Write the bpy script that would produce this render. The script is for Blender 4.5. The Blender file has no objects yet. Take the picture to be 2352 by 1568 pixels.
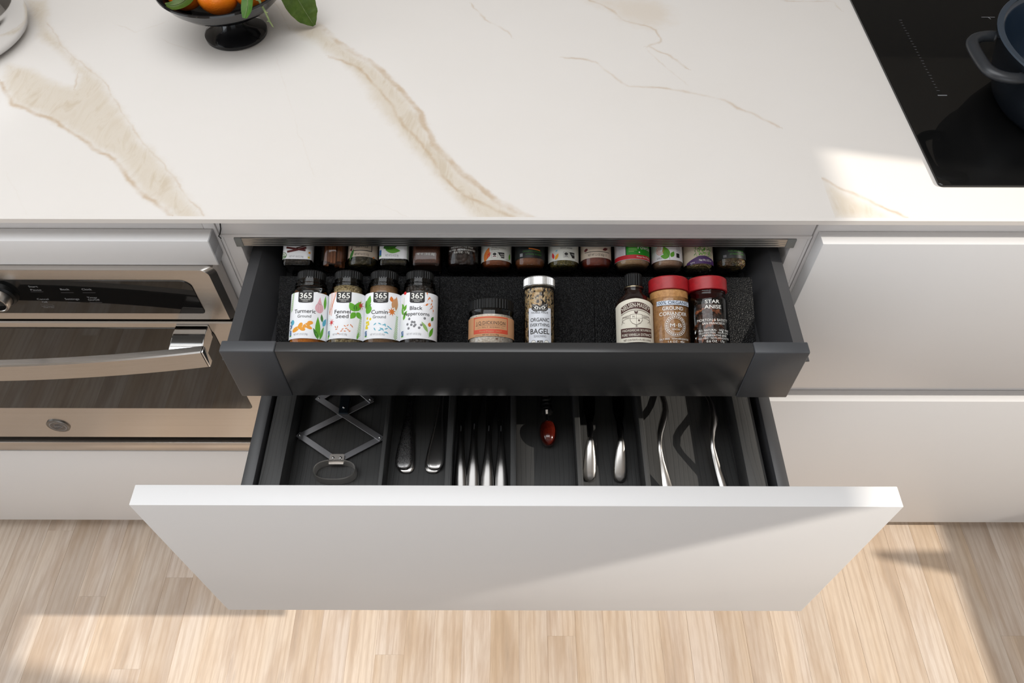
import bpy, bmesh, math, random
import numpy as np
from mathutils import Vector, Matrix, Euler

R = math.radians
scene = bpy.context.scene
COL = scene.collection
rng = random.Random(7)

# ------------------------------------------------------------------ camera
cam_d = bpy.data.cameras.new('camera'); cam = bpy.data.objects.new('camera', cam_d); COL.objects.link(cam)
cam.location = (-.0048, -.6657, 1.6007)
cam.rotation_euler = (R(36.328), R(-.095), R(.101))
cam_d.sensor_width = 36.0; cam_d.sensor_fit = 'HORIZONTAL'; cam_d.lens = 1765.73 / 2352 * 36
cam_d.clip_start = .02
scene.camera = cam

# ------------------------------------------------------------------ world, sun, window light, ceiling fill, exposure
scene.view_settings.view_transform = 'Standard'; scene.view_settings.look = 'None'
scene.view_settings.gamma = 1.0; scene.view_settings.use_curve_mapping = False
scene.view_settings.exposure = 0.0
wd = bpy.data.worlds.new('sky'); scene.world = wd; wd.use_nodes = True
wb = wd.node_tree.nodes['Background']; wb.inputs[0].default_value = (.80, .90, 1.0, 1); wb.inputs[1].default_value = .5
SUN = Vector((-1.48, .285, -1.0))
sd = bpy.data.lights.new('sun', 'SUN'); so = bpy.data.objects.new('sun', sd); COL.objects.link(so)
so.rotation_euler = SUN.to_track_quat('-Z', 'Y').to_euler(); so.location = (3.5, -1, 3.4)
sd.energy = 4.2; sd.color = (1.0, .93, .83); sd.angle = R(.53)

def area_light(name, loc, target, sx, sy, energy, color):
    d = bpy.data.lights.new(name, 'AREA'); d.shape = 'RECTANGLE'; d.size = sx; d.size_y = sy; d.energy = energy; d.color = color
    o = bpy.data.objects.new(name, d); COL.objects.link(o); o.location = loc
    o.rotation_euler = (Vector(target) - Vector(loc)).to_track_quat('-Z', 'Z').to_euler()
    return o
area_light('left_window_daylight', (-2.55, -.55, 1.75), (2.6, -.55, 1.75), 1.9, 1.4, 16, (.90, .95, 1.0))
area_light('back_window_daylight', (.1, -3.14, 1.45), (.1, 3, 1.45), 2.6, 1.9, 18, (.93, .96, 1.0))
area_light('ceiling_fill_light', (-.40, -.05, 2.62), (-.40, -.05, 0), 2.0, 1.3, 26.5, (.94, .97, 1.0))  # overhead fill added to lift upward faces, no lamp fixture behind it

# ------------------------------------------------------------------ materials
MATS = {}
def mat(name, color=(.8, .8, .8), rough=.5, metal=0.0, spec=.5, coat=0.0, build=None, **kw):
    if name in MATS: return MATS[name]
    m = bpy.data.materials.new(name); m.use_nodes = True
    nt = m.node_tree; b = nt.nodes['Principled BSDF']
    b.inputs['Base Color'].default_value = (*color, 1); b.inputs['Roughness'].default_value = rough
    b.inputs['Metallic'].default_value = metal; b.inputs['Specular IOR Level'].default_value = spec
    b.inputs['Coat Weight'].default_value = coat; b.inputs['Coat Roughness'].default_value = .05
    if build: build(nt, b)
    MATS[name] = m
    return m
def N(nt, typ, **props):
    n = nt.nodes.new(typ)
    for k, v in props.items(): setattr(n, k, v)
    return n
def L(nt, a, b): nt.links.new(a, b)
def srgb(*c):
    return tuple((x / 255 / 12.92) if x / 255 <= .04045 else ((x / 255 + .055) / 1.055) ** 2.4 for x in c)
def coords(nt, scale=(1, 1, 1), kind='Object'):
    t = N(nt, 'ShaderNodeTexCoord'); mp = N(nt, 'ShaderNodeMapping'); mp.inputs['Scale'].default_value = scale
    L(nt, t.outputs[kind], mp.inputs['Vector']); return mp.outputs['Vector']
def ramp(nt, fac, stops):
    r = N(nt, 'ShaderNodeValToRGB'); e = r.color_ramp.elements
    while len(e) < len(stops): e.new(.5)
    for x, (p, c) in zip(e, stops): x.position = p; x.color = (*c, 1)
    L(nt, fac, r.inputs['Fac']); return r.outputs['Color']
def noise(nt, vec, scale, detail=4, rough=.55, dist=0.0):
    n = N(nt, 'ShaderNodeTexNoise'); n.inputs['Scale'].default_value = scale; n.inputs['Detail'].default_value = detail
    n.inputs['Roughness'].default_value = rough; n.inputs['Distortion'].default_value = dist
    if vec is not None: L(nt, vec, n.inputs['Vector'])
    return n.outputs['Fac']
def bump(nt, b, h, strength=.2, dist=.001):
    bp = N(nt, 'ShaderNodeBump'); bp.inputs['Strength'].default_value = strength; bp.inputs['Distance'].default_value = dist
    L(nt, h, bp.inputs['Height']); L(nt, bp.outputs['Normal'], b.inputs['Normal'])
def math_(nt, op, a, b=None, clamp=False):
    n = N(nt, 'ShaderNodeMath', operation=op, use_clamp=clamp)
    for i, x in enumerate((a, b)):
        if x is None: continue
        if isinstance(x, (int, float)): n.inputs[i].default_value = x
        else: L(nt, x, n.inputs[i])
    return n.outputs[0]
def mixc(nt, fac, a, b, mode='MIX'):
    n = N(nt, 'ShaderNodeMix', data_type='RGBA', blend_type=mode)
    if isinstance(fac, (int, float)): n.inputs[0].default_value = fac
    else: L(nt, fac, n.inputs[0])
    for i, x in ((6, a), (7, b)):
        if isinstance(x, tuple): n.inputs[i].default_value = (*x, 1)
        else: L(nt, x, n.inputs[i])
    return n.outputs[2]

def b_wood(nt, b):       # pale lime-washed oak, each plank its own tone and grain
    info = N(nt, 'ShaderNodeObjectInfo'); t = N(nt, 'ShaderNodeTexCoord')
    off = N(nt, 'ShaderNodeVectorMath', operation='SCALE'); comb = N(nt, 'ShaderNodeCombineXYZ')
    for i in range(3): L(nt, info.outputs['Random'], comb.inputs[i])
    L(nt, comb.outputs[0], off.inputs[0]); off.inputs['Scale'].default_value = 37.0
    add = N(nt, 'ShaderNodeVectorMath', operation='ADD'); L(nt, t.outputs['Object'], add.inputs[0]); L(nt, off.outputs[0], add.inputs[1])
    mp = N(nt, 'ShaderNodeMapping'); mp.inputs['Scale'].default_value = (1, .055, 1); L(nt, add.outputs[0], mp.inputs[0])
    mp2 = N(nt, 'ShaderNodeMapping'); mp2.inputs['Scale'].default_value = (1, .16, 1); L(nt, add.outputs[0], mp2.inputs[0])
    w = N(nt, 'ShaderNodeTexWave', wave_type='BANDS', bands_direction='X'); w.inputs['Scale'].default_value = 22; w.inputs['Distortion'].default_value = 9
    w.inputs['Detail'].default_value = 3; w.inputs['Detail Scale'].default_value = 1.2; L(nt, mp.outputs[0], w.inputs[0])
    fine = noise(nt, mp.outputs[0], 420, 3, .6)
    blotch = noise(nt, mp2.outputs[0], 26, 4, .6)
    tone = ramp(nt, info.outputs['Random'], [(0, srgb(203, 186, 170)), (.25, srgb(221, 206, 192)), (.5, srgb(214, 198, 182)), (.75, srgb(226, 212, 199)), (1, srgb(209, 193, 180))])
    streak = ramp(nt, blotch, [(.28, srgb(158, 138, 122)), (.40, srgb(212, 194, 176)), (.56, (1, 1, 1))])
    c = mixc(nt, .50, tone, streak, 'MULTIPLY')
    hue = noise(nt, mp2.outputs[0], 9, 2, .5)
    c = mixc(nt, ramp(nt, hue, [(.40, (0, 0, 0)), (.62, (.30, .30, .30))]), c, srgb(224, 196, 160))
    c = mixc(nt, math_(nt, 'MULTIPLY', ramp(nt, w.outputs['Fac'], [(.55, (0, 0, 0)), (.95, (1, 1, 1))]), .28), c, srgb(178, 152, 128), 'MIX')
    c = mixc(nt, math_(nt, 'MULTIPLY', ramp(nt, fine, [(.35, (1, 1, 1)), (.55, (0, 0, 0))]), .22), c, srgb(176, 152, 132))
    spot = N(nt, 'ShaderNodeTexNoise'); spot.inputs['Scale'].default_value = 30; spot.inputs['Detail'].default_value = 2
    mp3 = N(nt, 'ShaderNodeMapping'); mp3.inputs['Scale'].default_value = (1.3, .22, 1); L(nt, add.outputs[0], mp3.inputs[0]); L(nt, mp3.outputs[0], spot.inputs[0])
    c = mixc(nt, math_(nt, 'MULTIPLY', ramp(nt, spot.outputs['Fac'], [(.70, (0, 0, 0)), (.80, (1, 1, 1))]), .4), c, srgb(140, 122, 112))
    L(nt, c, b.inputs['Base Color']); bump(nt, b, fine, .12, .0006)
def b_steel(nt, b):
    v = coords(nt, (1.2, 60, 900)); n = noise(nt, v, 3, 3, .6)
    L(nt, ramp(nt, n, [(.3, (.50, .47, .44)), (.7, (.60, .565, .53))]), b.inputs['Base Color']); bump(nt, b, n, .06, .0004)
def b_alu(nt, b):
    v = coords(nt, (5, 1, 1)); n = noise(nt, v, 4, 2)
    L(nt, ramp(nt, n, [(.35, (.26, .255, .25)), (.65, (.52, .50, .47))]), b.inputs['Base Color'])
def b_pebble(nt, b):
    v = N(nt, 'ShaderNodeTexVoronoi'); v.inputs['Scale'].default_value = 620; L(nt, coords(nt), v.inputs['Vector'])
    n = noise(nt, coords(nt), 900, 2)
    bump(nt, b, math_(nt, 'ADD', math_(nt, 'MULTIPLY', v.outputs['Distance'], -1.0), math_(nt, 'MULTIPLY', n, .4)), .65, .0013)
def b_ash(nt, b):        # charcoal stained wood grain along Y
    vec = coords(nt, (1, .16, 1))
    w = N(nt, 'ShaderNodeTexWave', wave_type='BANDS', bands_direction='X'); w.inputs['Scale'].default_value = 46; w.inputs['Distortion'].default_value = 16
    w.inputs['Detail'].default_value = 2.5; w.inputs['Detail Scale'].default_value = .38; w.inputs['Detail Roughness'].default_value = .6; L(nt, vec, w.inputs[0])
    g = noise(nt, coords(nt, (1, .04, 1)), 620, 3)
    h = math_(nt, 'ADD', ramp(nt, w.outputs['Fac'], [(.0, (.2, .2, .2)), (.25, (1, 1, 1))]), math_(nt, 'MULTIPLY', g, .8))
    L(nt, ramp(nt, h, [(.3, (.016, .016, .016)), (.9, (.036, .036, .0355))]), b.inputs['Base Color']); bump(nt, b, h, .22, .0005)
def b_anth(nt, b):
    n = noise(nt, coords(nt), 2500, 2); bump(nt, b, n, .04, .0003)
def b_marble(nt, b):
    pos = coords(nt)
    a = [N(nt, 'ShaderNodeAttribute', attribute_name=k) for k in ('vein_fill', 'vein_weak', 'vein_line', 'vein_strength', 'vein_reach', 'vein_line_b', 'vein_strength_b', 'vein_reach_b')]
    n1 = noise(nt, pos, 26, 5, .62); n2 = noise(nt, pos, 95, 4, .6); n3 = noise(nt, pos, 7, 4, .6)
    warp = math_(nt, 'ADD', math_(nt, 'MULTIPLY', math_(nt, 'SUBTRACT', n1, .5), .020), math_(nt, 'MULTIPLY', math_(nt, 'SUBTRACT', n2, .5), .008))
    f = math_(nt, 'ADD', a[0].outputs['Fac'], warp)
    mr = N(nt, 'ShaderNodeMapRange', interpolation_type='SMOOTHSTEP'); L(nt, f, mr.inputs[0]); mr.inputs[1].default_value = -.008; mr.inputs[2].default_value = .014
    # wispy inner structure
    rot = N(nt, 'ShaderNodeMapping'); rot.inputs['Rotation'].default_value = (0, 0, R(35)); rot.inputs['Scale'].default_value = (1, .30, 1); L(nt, pos, rot.inputs[0])
    wv = noise(nt, rot.outputs[0], 38, 6, .65, 1.2)
    wisp = ramp(nt, wv, [(.36, (1, 1, 1)), (.50, (.35, .35, .35)), (.66, (.62, .62, .62))])
    base = mixc(nt, math_(nt, 'MULTIPLY', n3, .6), srgb(236, 231, 226), srgb(230, 224, 217))
    fillc = mixc(nt, wisp, srgb(228, 219, 206), srgb(209, 194, 172))
    c = mixc(nt, math_(nt, 'MULTIPLY', mr.outputs[0], .88), base, fillc)
    mw = N(nt, 'ShaderNodeMapRange', interpolation_type='SMOOTHSTEP'); L(nt, math_(nt, 'ADD', a[1].outputs['Fac'], math_(nt, 'MULTIPLY', warp, 2.0)), mw.inputs[0]); mw.inputs[1].default_value = -.02; mw.inputs[2].default_value = .02
    c = mixc(nt, math_(nt, 'MULTIPLY', mw.outputs[0], .55), c, srgb(222, 208, 190))
    # thin gold lines: attribute holds distance to the vein divided by its strength
    wob = math_(nt, 'ADD', math_(nt, 'MULTIPLY', math_(nt, 'SUBTRACT', noise(nt, pos, 24, 3), .5), .014), math_(nt, 'MULTIPLY', math_(nt, 'SUBTRACT', noise(nt, pos, 110, 3), .5), .004))
    brk = ramp(nt, noise(nt, pos, 30, 3), [(.32, (.12, .12, .12)), (.60, (1, 1, 1))])
    for q in (2, 5):
        d = math_(nt, 'ABSOLUTE', math_(nt, 'ADD', a[q].outputs['Fac'], wob))
        d = math_(nt, 'ADD', d, math_(nt, 'MULTIPLY', math_(nt, 'SUBTRACT', 1.0, a[q + 1].outputs['Fac']), .0066))
        ml = N(nt, 'ShaderNodeMapRange', interpolation_type='SMOOTHERSTEP'); L(nt, d, ml.inputs[0]); ml.inputs[1].default_value = .0072; ml.inputs[2].default_value = .0006
        lit = math_(nt, 'MULTIPLY', ml.outputs[0], math_(nt, 'LESS_THAN', a[q + 2].outputs['Fac'], .0085))
        c = mixc(nt, math_(nt, 'MULTIPLY', math_(nt, 'MULTIPLY', lit, brk), .62), c, srgb(192, 162, 124))
    L(nt, c, b.inputs['Base Color'])
def powder(c1, c2, scale=500, bumpy=.3, stretch=(1, 1, 1), rough=.7):
    def f(nt, b):
        n = noise(nt, coords(nt, stretch), scale, 3, .7)
        L(nt, ramp(nt, n, [(.36, c1), (.64, c2)]), b.inputs['Base Color']); bump(nt, b, n, bumpy, .0015)
    return f
def seeds(cols, scale=300, stretch=(1, 1, 1)):
    def f(nt, b):
        v = N(nt, 'ShaderNodeTexVoronoi'); v.inputs['Scale'].default_value = scale; L(nt, coords(nt, stretch), v.inputs['Vector'])
        sx = N(nt, 'ShaderNodeSeparateColor'); L(nt, v.outputs['Color'], sx.inputs[0])
        L(nt, ramp(nt, sx.outputs[0], [(i / max(1, len(cols) - 1), c) for i, c in enumerate(cols)]), b.inputs['Base Color'])
        bump(nt, b, math_(nt, 'MULTIPLY', v.outputs['Distance'], -1.0), .8, .003)
    return f
def glass_mat(name, tint=(.97, .98, .97), refl=1.0):
    if name in MATS: return MATS[name]
    m = bpy.data.materials.new(name); m.use_nodes = True; nt = m.node_tree; nt.nodes.clear()
    o = N(nt, 'ShaderNodeOutputMaterial'); mx = N(nt, 'ShaderNodeMixShader'); tr = N(nt, 'ShaderNodeBsdfTransparent'); gl = N(nt, 'ShaderNodeBsdfGlossy')
    tr.inputs[0].default_value = (*tint, 1); gl.inputs['Roughness'].default_value = .03
    fr = N(nt, 'ShaderNodeFresnel'); fr.inputs[0].default_value = 1.5
    L(nt, math_(nt, 'MULTIPLY', fr.outputs[0], refl), mx.inputs[0]); L(nt, tr.outputs[0], mx.inputs[1]); L(nt, gl.outputs[0], mx.inputs[2]); L(nt, mx.outputs[0], o.inputs[0])
    MATS[name] = m; return m

WHITE = mat('white_lacquer', srgb(232, 231, 231), .38)
WHITE_IN = mat('white_melamine', srgb(226, 222, 220), .5)
WOOD = mat('limed_oak', rough=.42, spec=.4, build=b_wood)
MARBLE = mat('veined_sintered_stone', rough=.32, spec=.35, build=b_marble)
ANTH = mat('anthracite_lacquer', (.050, .050, .053), .36, build=b_anth)
ANTH_GLOSS = mat('anthracite_front_profile', (.042, .042, .043), .22)
ANTH_CAP = mat('anthracite_cap', (.070, .073, .080), .40, build=b_anth)
PEBBLE = mat('black_pebbled_rubber', (.003, .003, .0034), .34, spec=.14, build=b_pebble)
ASH = mat('charcoal_stained_ash', rough=.5, build=b_ash)
ALU = mat('brushed_aluminium', rough=.36, metal=1, build=b_alu)
GREYPLASTIC = mat('grey_plastic', srgb(128, 130, 128), .5)
STEEL = mat('brushed_stainless', rough=.26, metal=1, build=b_steel)
CHROME = mat('polished_chrome', (.80, .80, .80), .06, 1)
CUTLERY = mat('satin_cutlery_steel', (.46, .445, .43), .22, 1)
TOOLSTEEL = mat('tool_steel', (.44, .44, .46), .42, 1)
BLACKGLASS = mat('black_glass', (.006, .006, .006), .035, spec=.45)
OVENGLASS = mat('dark_oven_glass', (.009, .008, .007), .03, spec=.62)
BLACK = mat('black_plastic', (.004, .004, .004), .36, spec=.2)
DARK = mat('dark_gap', (.008, .008, .008), .6)
BLACKGLAZE = mat('black_glossy_glaze', (.005, .005, .006), .07, spec=.6)
NAVY = mat('navy_enamel', (.016, .030, .052), .16, coat=.4)
NAVY_RIM = mat('matte_blue_grey_rim', (.040, .055, .075), .35)
REDWOOD = mat('polished_red_wood', rough=.12, coat=.6, build=powder((.040, .0035, .0020), (.085, .0080, .0035), 60, 0, (1, .12, 1)))
RUBBER = mat('black_rubber', (.010, .010, .010), .3)
WALLP = mat('white_wall_paint', srgb(232, 228, 222), .9)
WALLD = mat('dimmed_wall_paint', srgb(150, 146, 140), .9)  # dimness put into the colour: unseen far wall greyed for a darker cooktop reflection
GLASS = glass_mat('clear_glass')
PANE = glass_mat('window_glass', (.99, .99, .99), .6)
AMBER = mat('dark_brown_glass', (.014, .006, .004), .06, spec=.6)
REDLID = mat('red_plastic_lid', rough=.40, build=powder(srgb(150, 20, 28), srgb(168, 26, 34), 200, .02))
SILVER = mat('silver_lid', (.62, .62, .61), .28, 1)
PAPER = mat('white_label_paper', srgb(246, 247, 250), .45)
def flat(name, rgb, rough=.5): return mat(name, srgb(*rgb), rough)
INK = {k: flat(k + '_ink', v) for k, v in dict(black=(28, 26, 26), dark=(38, 34, 34), white=(238, 236, 230), grey=(150, 152, 156), midgrey=(110, 110, 114), green=(98, 172, 40), dkgreen=(58, 120, 44), orange=(240, 160, 30),
      dkorange=(222, 122, 48), pink=(226, 172, 182), teal=(90, 176, 200), red=(214, 46, 52), brown=(70, 34, 26), blue=(46, 100, 160), yellow=(240, 214, 40), tan=(206, 150, 104), kraft=(196, 142, 98), rust=(206, 74, 46), cream=(232, 226, 210), paleblue=(205, 214, 226),
      purple=(74, 42, 100), crimson=(190, 16, 32), lawn=(20, 140, 20), beige=(214, 196, 180), ltgreen=(150, 190, 110), navy=(50, 60, 80), plum=(96, 30, 30)).items()}

# ------------------------------------------------------------------ mesh helpers
def add_box(bm, x0, x1, y0, y1, z0, z1, bev=0.0, seg=2):
    r = bmesh.ops.create_cube(bm, size=1.0)
    vs = r['verts']
    for v in vs:
        v.co = Vector(((x0 + x1) / 2 + v.co.x * (x1 - x0), (y0 + y1) / 2 + v.co.y * (y1 - y0), (z0 + z1) / 2 + v.co.z * (z1 - z0)))
    if bev:
        es = list({e for v in vs for e in v.link_edges})
        bmesh.ops.bevel(bm, geom=es, offset=bev, offset_type='OFFSET', segments=seg, profile=.5, affect='EDGES')
    return bm
def add_lathe(bm, prof, seg=40, axis_mat=None, a0=0.0, a1=2 * math.pi):
    full = abs(a1 - a0 - 2 * math.pi) < 1e-6
    rings = []
    for r, z in prof:
        if r < 1e-7: rings.append([bm.verts.new((0, 0, z))]); continue
        n = seg if full else seg + 1
        rings.append([bm.verts.new((r * math.sin(a0 + (a1 - a0) * i / seg), -r * math.cos(a0 + (a1 - a0) * i / seg), z)) for i in range(n)])
    for A, B in zip(rings, rings[1:]):
        n = seg
        for i in range(n):
            j = (i + 1) % len(A) if full else i + 1
            jb = (i + 1) % len(B) if full else i + 1
            if len(A) == 1 and len(B) == 1: continue
            if len(A) == 1: f = (A[0], B[jb], B[i])
            elif len(B) == 1: f = (A[i], A[j], B[0])
            else: f = (A[i], A[j], B[jb], B[i])
            try: bm.faces.new(f)
            except ValueError: pass
    if axis_mat is not None:
        bmesh.ops.transform(bm, matrix=axis_mat, verts=[v for rr in rings for v in rr])
    return bm
def add_tube(bm, pts, rad, seg=8, cap=True, flat_=1.0):
    pts = [Vector(p) for p in pts]; n = len(pts); rings = []
    rad = rad if isinstance(rad, (list, tuple)) else [rad] * n
    up = Vector((0, 0, 1))
    for i, p in enumerate(pts):
        t = (pts[min(i + 1, n - 1)] - pts[max(i - 1, 0)]).normalized()
        s = t.cross(up)
        s = s.normalized() if s.length > 1e-4 else Vector((1, 0, 0))
        u = s.cross(t).normalized()
        rings.append([bm.verts.new(p + s * (rad[i] * math.cos(2 * math.pi * k / seg)) + u * (rad[i] * flat_ * math.sin(2 * math.pi * k / seg))) for k in range(seg)])
    for A, B in zip(rings, rings[1:]):
        for k in range(seg): bm.faces.new((A[k], A[(k + 1) % seg], B[(k + 1) % seg], B[k]))
    if cap:
        bm.faces.new(rings[0][::-1]); bm.faces.new(rings[-1])
    return bm
def add_sections(bm, secs, cap=True):     # list of closed loops of equal length, joined
    rings = [[bm.verts.new(p) for p in s] for s in secs]; n = len(rings[0])
    for A, B in zip(rings, rings[1:]):
        for k in range(n): bm.faces.new((A[k], A[(k + 1) % n], B[(k + 1) % n], B[k]))
    if cap: bm.faces.new(rings[0][::-1]); bm.faces.new(rings[-1])
    return bm
def add_prism(bm, poly, axis, a0, a1):    # polygon in the two other axes, extruded along axis
    def P(u, v, w):
        return {'x': (w, u, v), 'y': (u, w, v), 'z': (u, v, w)}[axis]
    return add_sections(bm, [[P(u, v, a0) for u, v in poly], [P(u, v, a1) for u, v in poly]])
def obj(name, bm, material, parent=None, smooth=35, loc=None):
    bmesh.ops.recalc_face_normals(bm, faces=bm.faces[:])
    me = bpy.data.meshes.new(name); bm.to_mesh(me); bm.free()
    me.materials.append(material)
    if smooth:
        me.polygons.foreach_set('use_smooth', [True] * len(me.polygons))
        me.set_sharp_from_angle(angle=R(smooth))
    o = bpy.data.objects.new(name, me); COL.objects.link(o)
    if parent is not None: o.parent = parent
    if loc is not None: o.location = loc
    return o
def empty(name, parent=None, loc=(0, 0, 0), rot=(0, 0, 0)):
    o = bpy.data.objects.new(name, None); COL.objects.link(o); o.empty_display_size = .03
    if parent is not None: o.parent = parent
    o.location = loc; o.rotation_euler = rot
    return o
def tag(o, label, cat, group=None):
    o['label'] = label; o['category'] = cat
    if group: o['group'] = group
    return o
def thing(name, label, cat, loc=(0, 0, 0), rot=(0, 0, 0), group=None):
    return tag(empty(name, None, loc, rot), label, cat, group)
def struct(o): o['kind'] = 'structure'; return o
def box(name, m, parent, *b, bev=.0008, seg=2):
    return obj(name, add_box(bmesh.new(), *b, bev=bev, seg=seg), m, parent)

# flat print: 2-D polygons, cut into strips and mapped onto the surface they are printed on
def text_polys(body, height, bold=0.0, spacing=1.0, width=None):
    bold = 0.0 if 'M' in body else bold
    c = bpy.data.curves.new('lettering', 'FONT'); c.body = body; c.size = 1.0; c.resolution_u = 3; c.offset = bold * .35
    c.align_x = 'CENTER'; c.space_character = spacing; c.space_line = .9
    o = bpy.data.objects.new('lettering', c); COL.objects.link(o)
    bpy.context.view_layer.update()
    me = o.to_mesh(); vs = [(v.co.x, v.co.y) for v in me.vertices]; fs = [tuple(p.vertices) for p in me.polygons]
    o.to_mesh_clear(); bpy.data.objects.remove(o); bpy.data.curves.remove(c)
    if not vs: return [], []
    k = height / .72
    xs = [v[0] for v in vs]; mid = (min(xs) + max(xs)) / 2; kx = k
    if width: kx = width / (max(xs) - min(xs))
    return [((x - mid) * kx, y * k) for x, y in vs], fs
class Print:
    """flat shapes collected per ink; mapped by fn(u, v, lift)"""
    def __init__(s): s.d = {}
    def add(s, ink, vs, fs, lift):
        b = s.d.setdefault(ink, ([], [], []))
        o = len(b[0]); b[0].extend((u, v, lift) for u, v in vs); b[1].extend(tuple(i + o for i in f) for f in fs)
    def poly(s, ink, pts, lift=1): s.add(ink, pts, [tuple(range(len(pts)))], lift); return s
    def ell(s, ink, u, v, a, b, rot=0, lift=1, n=20):
        c, si = math.cos(R(rot)), math.sin(R(rot))
        return s.poly(ink, [(u + a * math.cos(t) * c - b * math.sin(t) * si, v + a * math.cos(t) * si + b * math.sin(t) * c) for t in (2 * math.pi * i / n for i in range(n))], lift)
    def rect(s, ink, u0, v0, u1, v1, lift=1): return s.poly(ink, [(u0, v0), (u1, v0), (u1, v1), (u0, v1)], lift)
    def bar(s, ink, u, v, l, w, rot=0, lift=1):
        c, si = math.cos(R(rot)), math.sin(R(rot))
        return s.poly(ink, [(u + x * c - y * si, v + x * si + y * c) for x, y in ((-l / 2, -w / 2), (l / 2, -w / 2), (l / 2, w / 2), (-l / 2, w / 2))], lift)
    def leaf(s, ink, u, v, l, w, rot=0, lift=1, n=8):   # base at (u, v), pointing along rot
        c, si = math.cos(R(rot)), math.sin(R(rot)); pts = []
        for i in range(n + 1): t = i / n; pts.append((l * t, w / 2 * math.sin(math.pi * t ** .85)))
        for i in range(n - 1, 0, -1): t = i / n; pts.append((l * t, -w / 2 * math.sin(math.pi * t ** .85)))
        return s.poly(ink, [(u + x * c - y * si, v + x * si + y * c) for x, y in pts], lift)
    def star(s, ink, u, v, r0, r1, n, rot=0, lift=1):
        P = [(u + (r0 if i % 2 else r1) * math.cos(R(rot) + math.pi * i / n), v + (r0 if i % 2 else r1) * math.sin(R(rot) + math.pi * i / n)) for i in range(2 * n)]
        s.add(ink, [(u, v)] + P, [(0, 1 + i, 1 + (i + 1) % (2 * n)) for i in range(2 * n)], lift); return s
    def ring(s, ink, u, v, r0, r1, lift=1, n=36, a0=0, a1=360, ry=1.0):
        vs = []; fs = []
        for i in range(n + 1):
            t = R(a0 + (a1 - a0) * i / n); vs += [(u + r0 * math.cos(t), v + ry * r0 * math.sin(t)), (u + r1 * math.cos(t), v + ry * r1 * math.sin(t))]
        for i in range(n): fs.append((2 * i, 2 * i + 1, 2 * i + 3, 2 * i + 2))
        s.add(ink, vs, fs, lift); return s
    def line(s, ink, pts, w, lift=1):
        for (a, b), (c, d) in zip(pts, pts[1:]):
            l = math.hypot(c - a, d - b)
            s.bar(ink, (a + c) / 2, (b + d) / 2, l + w * .6, w, math.degrees(math.atan2(d - b, c - a)), lift)
        return s
    def sprig(s, ink, u, v, l, rot, n=9, ll=3.0, lw=.7):
        c, si = math.cos(R(rot)), math.sin(R(rot)); s.line(ink, [(u, v), (u + l * c, v + l * si)], .3)
        for i in range(n):
            t = l * (i + .5) / n; k = ll * (1 - .5 * i / n)
            s.leaf(ink, u + t * c, v + t * si, k, lw, rot + 38); s.leaf(ink, u + t * c, v + t * si, k, lw, rot - 38)
        return s
    def text(s, ink, body, u, v, h, bold=0.0, width=None, lift=2, spacing=1.0, arch=None):
        vs, fs = text_polys(body, h, bold, spacing, width)
        if arch: vs = [((arch + y) * math.sin(x / arch), (arch + y) * math.cos(x / arch) - arch) for x, y in vs]
        s.add(ink, [(u + x, v + y) for x, y in vs], fs, lift); return s
    def build(s, parent, fn, cut=None, ulim=None, names=('lettering', 'print')):
        for ink, (vs, fs, _) in s.d.items():
            bm = bmesh.new(); bv = [bm.verts.new(p) for p in vs]
            for f in fs:
                try: bm.faces.new([bv[i] for i in f])
                except ValueError: pass
            bmesh.ops.triangulate(bm, faces=[f for f in bm.faces if len(f.verts) > 4])
            if ulim:
                for sg in (-1, 1):
                    bmesh.ops.bisect_plane(bm, geom=bm.verts[:] + bm.edges[:] + bm.faces[:], plane_co=(sg * ulim, 0, 0), plane_no=(sg, 0, 0), clear_outer=True)
            if cut and bm.verts:
                us = [v.co.x for v in bm.verts]; k = math.ceil(min(us) / cut) * cut
                while k < max(us):
                    bmesh.ops.bisect_plane(bm, geom=bm.verts[:] + bm.edges[:] + bm.faces[:], plane_co=(k, 0, 0), plane_no=(1, 0, 0)); k += cut
            if not bm.verts: bm.free(); continue
            lifts = [v.co.z for v in bm.verts]
            for v in bm.verts: v.co = fn(v.co.x * .001, v.co.y * .001, v.co.z * .00009)
            me = bpy.data.meshes.new(names[1]); bm.to_mesh(me); bm.free(); me.materials.append(INK[ink])
            o = bpy.data.objects.new(names[0] if max(lifts) >= 1.99 else names[1], me); COL.objects.link(o); o.parent = parent; o['kind'] = 'stuff'

# ------------------------------------------------------------------ the room
CT, CB = .9407, .9314
XW = 2.6
def wall_with_hole(name, m, axis, at, th, a0, a1, z0, z1, ha0, ha1, hz0, hz1):
    bm = bmesh.new()
    for (p, q, r, s) in ((a0, ha0, z0, z1), (ha1, a1, z0, z1), (ha0, ha1, z0, hz0), (ha0, ha1, hz1, z1)):
        if axis == 'x': add_box(bm, at, at + th, p, q, r, s)
        else: add_box(bm, p, q, at, at + th, r, s)
    return struct(obj(name, bm, m, None, 0))
wz0, wz1, wy0, wy1 = 1.1216, 2.437, -.971, -.292
wall_with_hole('wall_right', WALLP, 'x', XW, .02, -3.2, 3.0, 0, 2.7, wy0, wy1, wz0, wz1)
wall_with_hole('wall_left', WALLP, 'x', -2.62, .02, -3.2, 3.0, 0, 2.7, -1.5, .4, 1.05, 2.45)
wall_with_hole('wall_back', WALLP, 'y', -3.22, .02, -2.6, 2.6, 0, 2.7, -1.2, 1.4, .5, 2.4)
struct(obj('wall_front', add_box(bmesh.new(), -2.6, 2.6, 3.0, 3.02, 0, 2.7), WALLD, None, 0))
struct(obj('ceiling', add_box(bmesh.new(), -2.62, 2.62, -3.22, 3.02, 2.7, 2.72), WALLP, None, 0))
w1 = struct(empty('window_1', None, (XW, (wy0 + wy1) / 2, wz0)))
def rel(o, bm_fn): pass
fb = bmesh.new()
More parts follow.
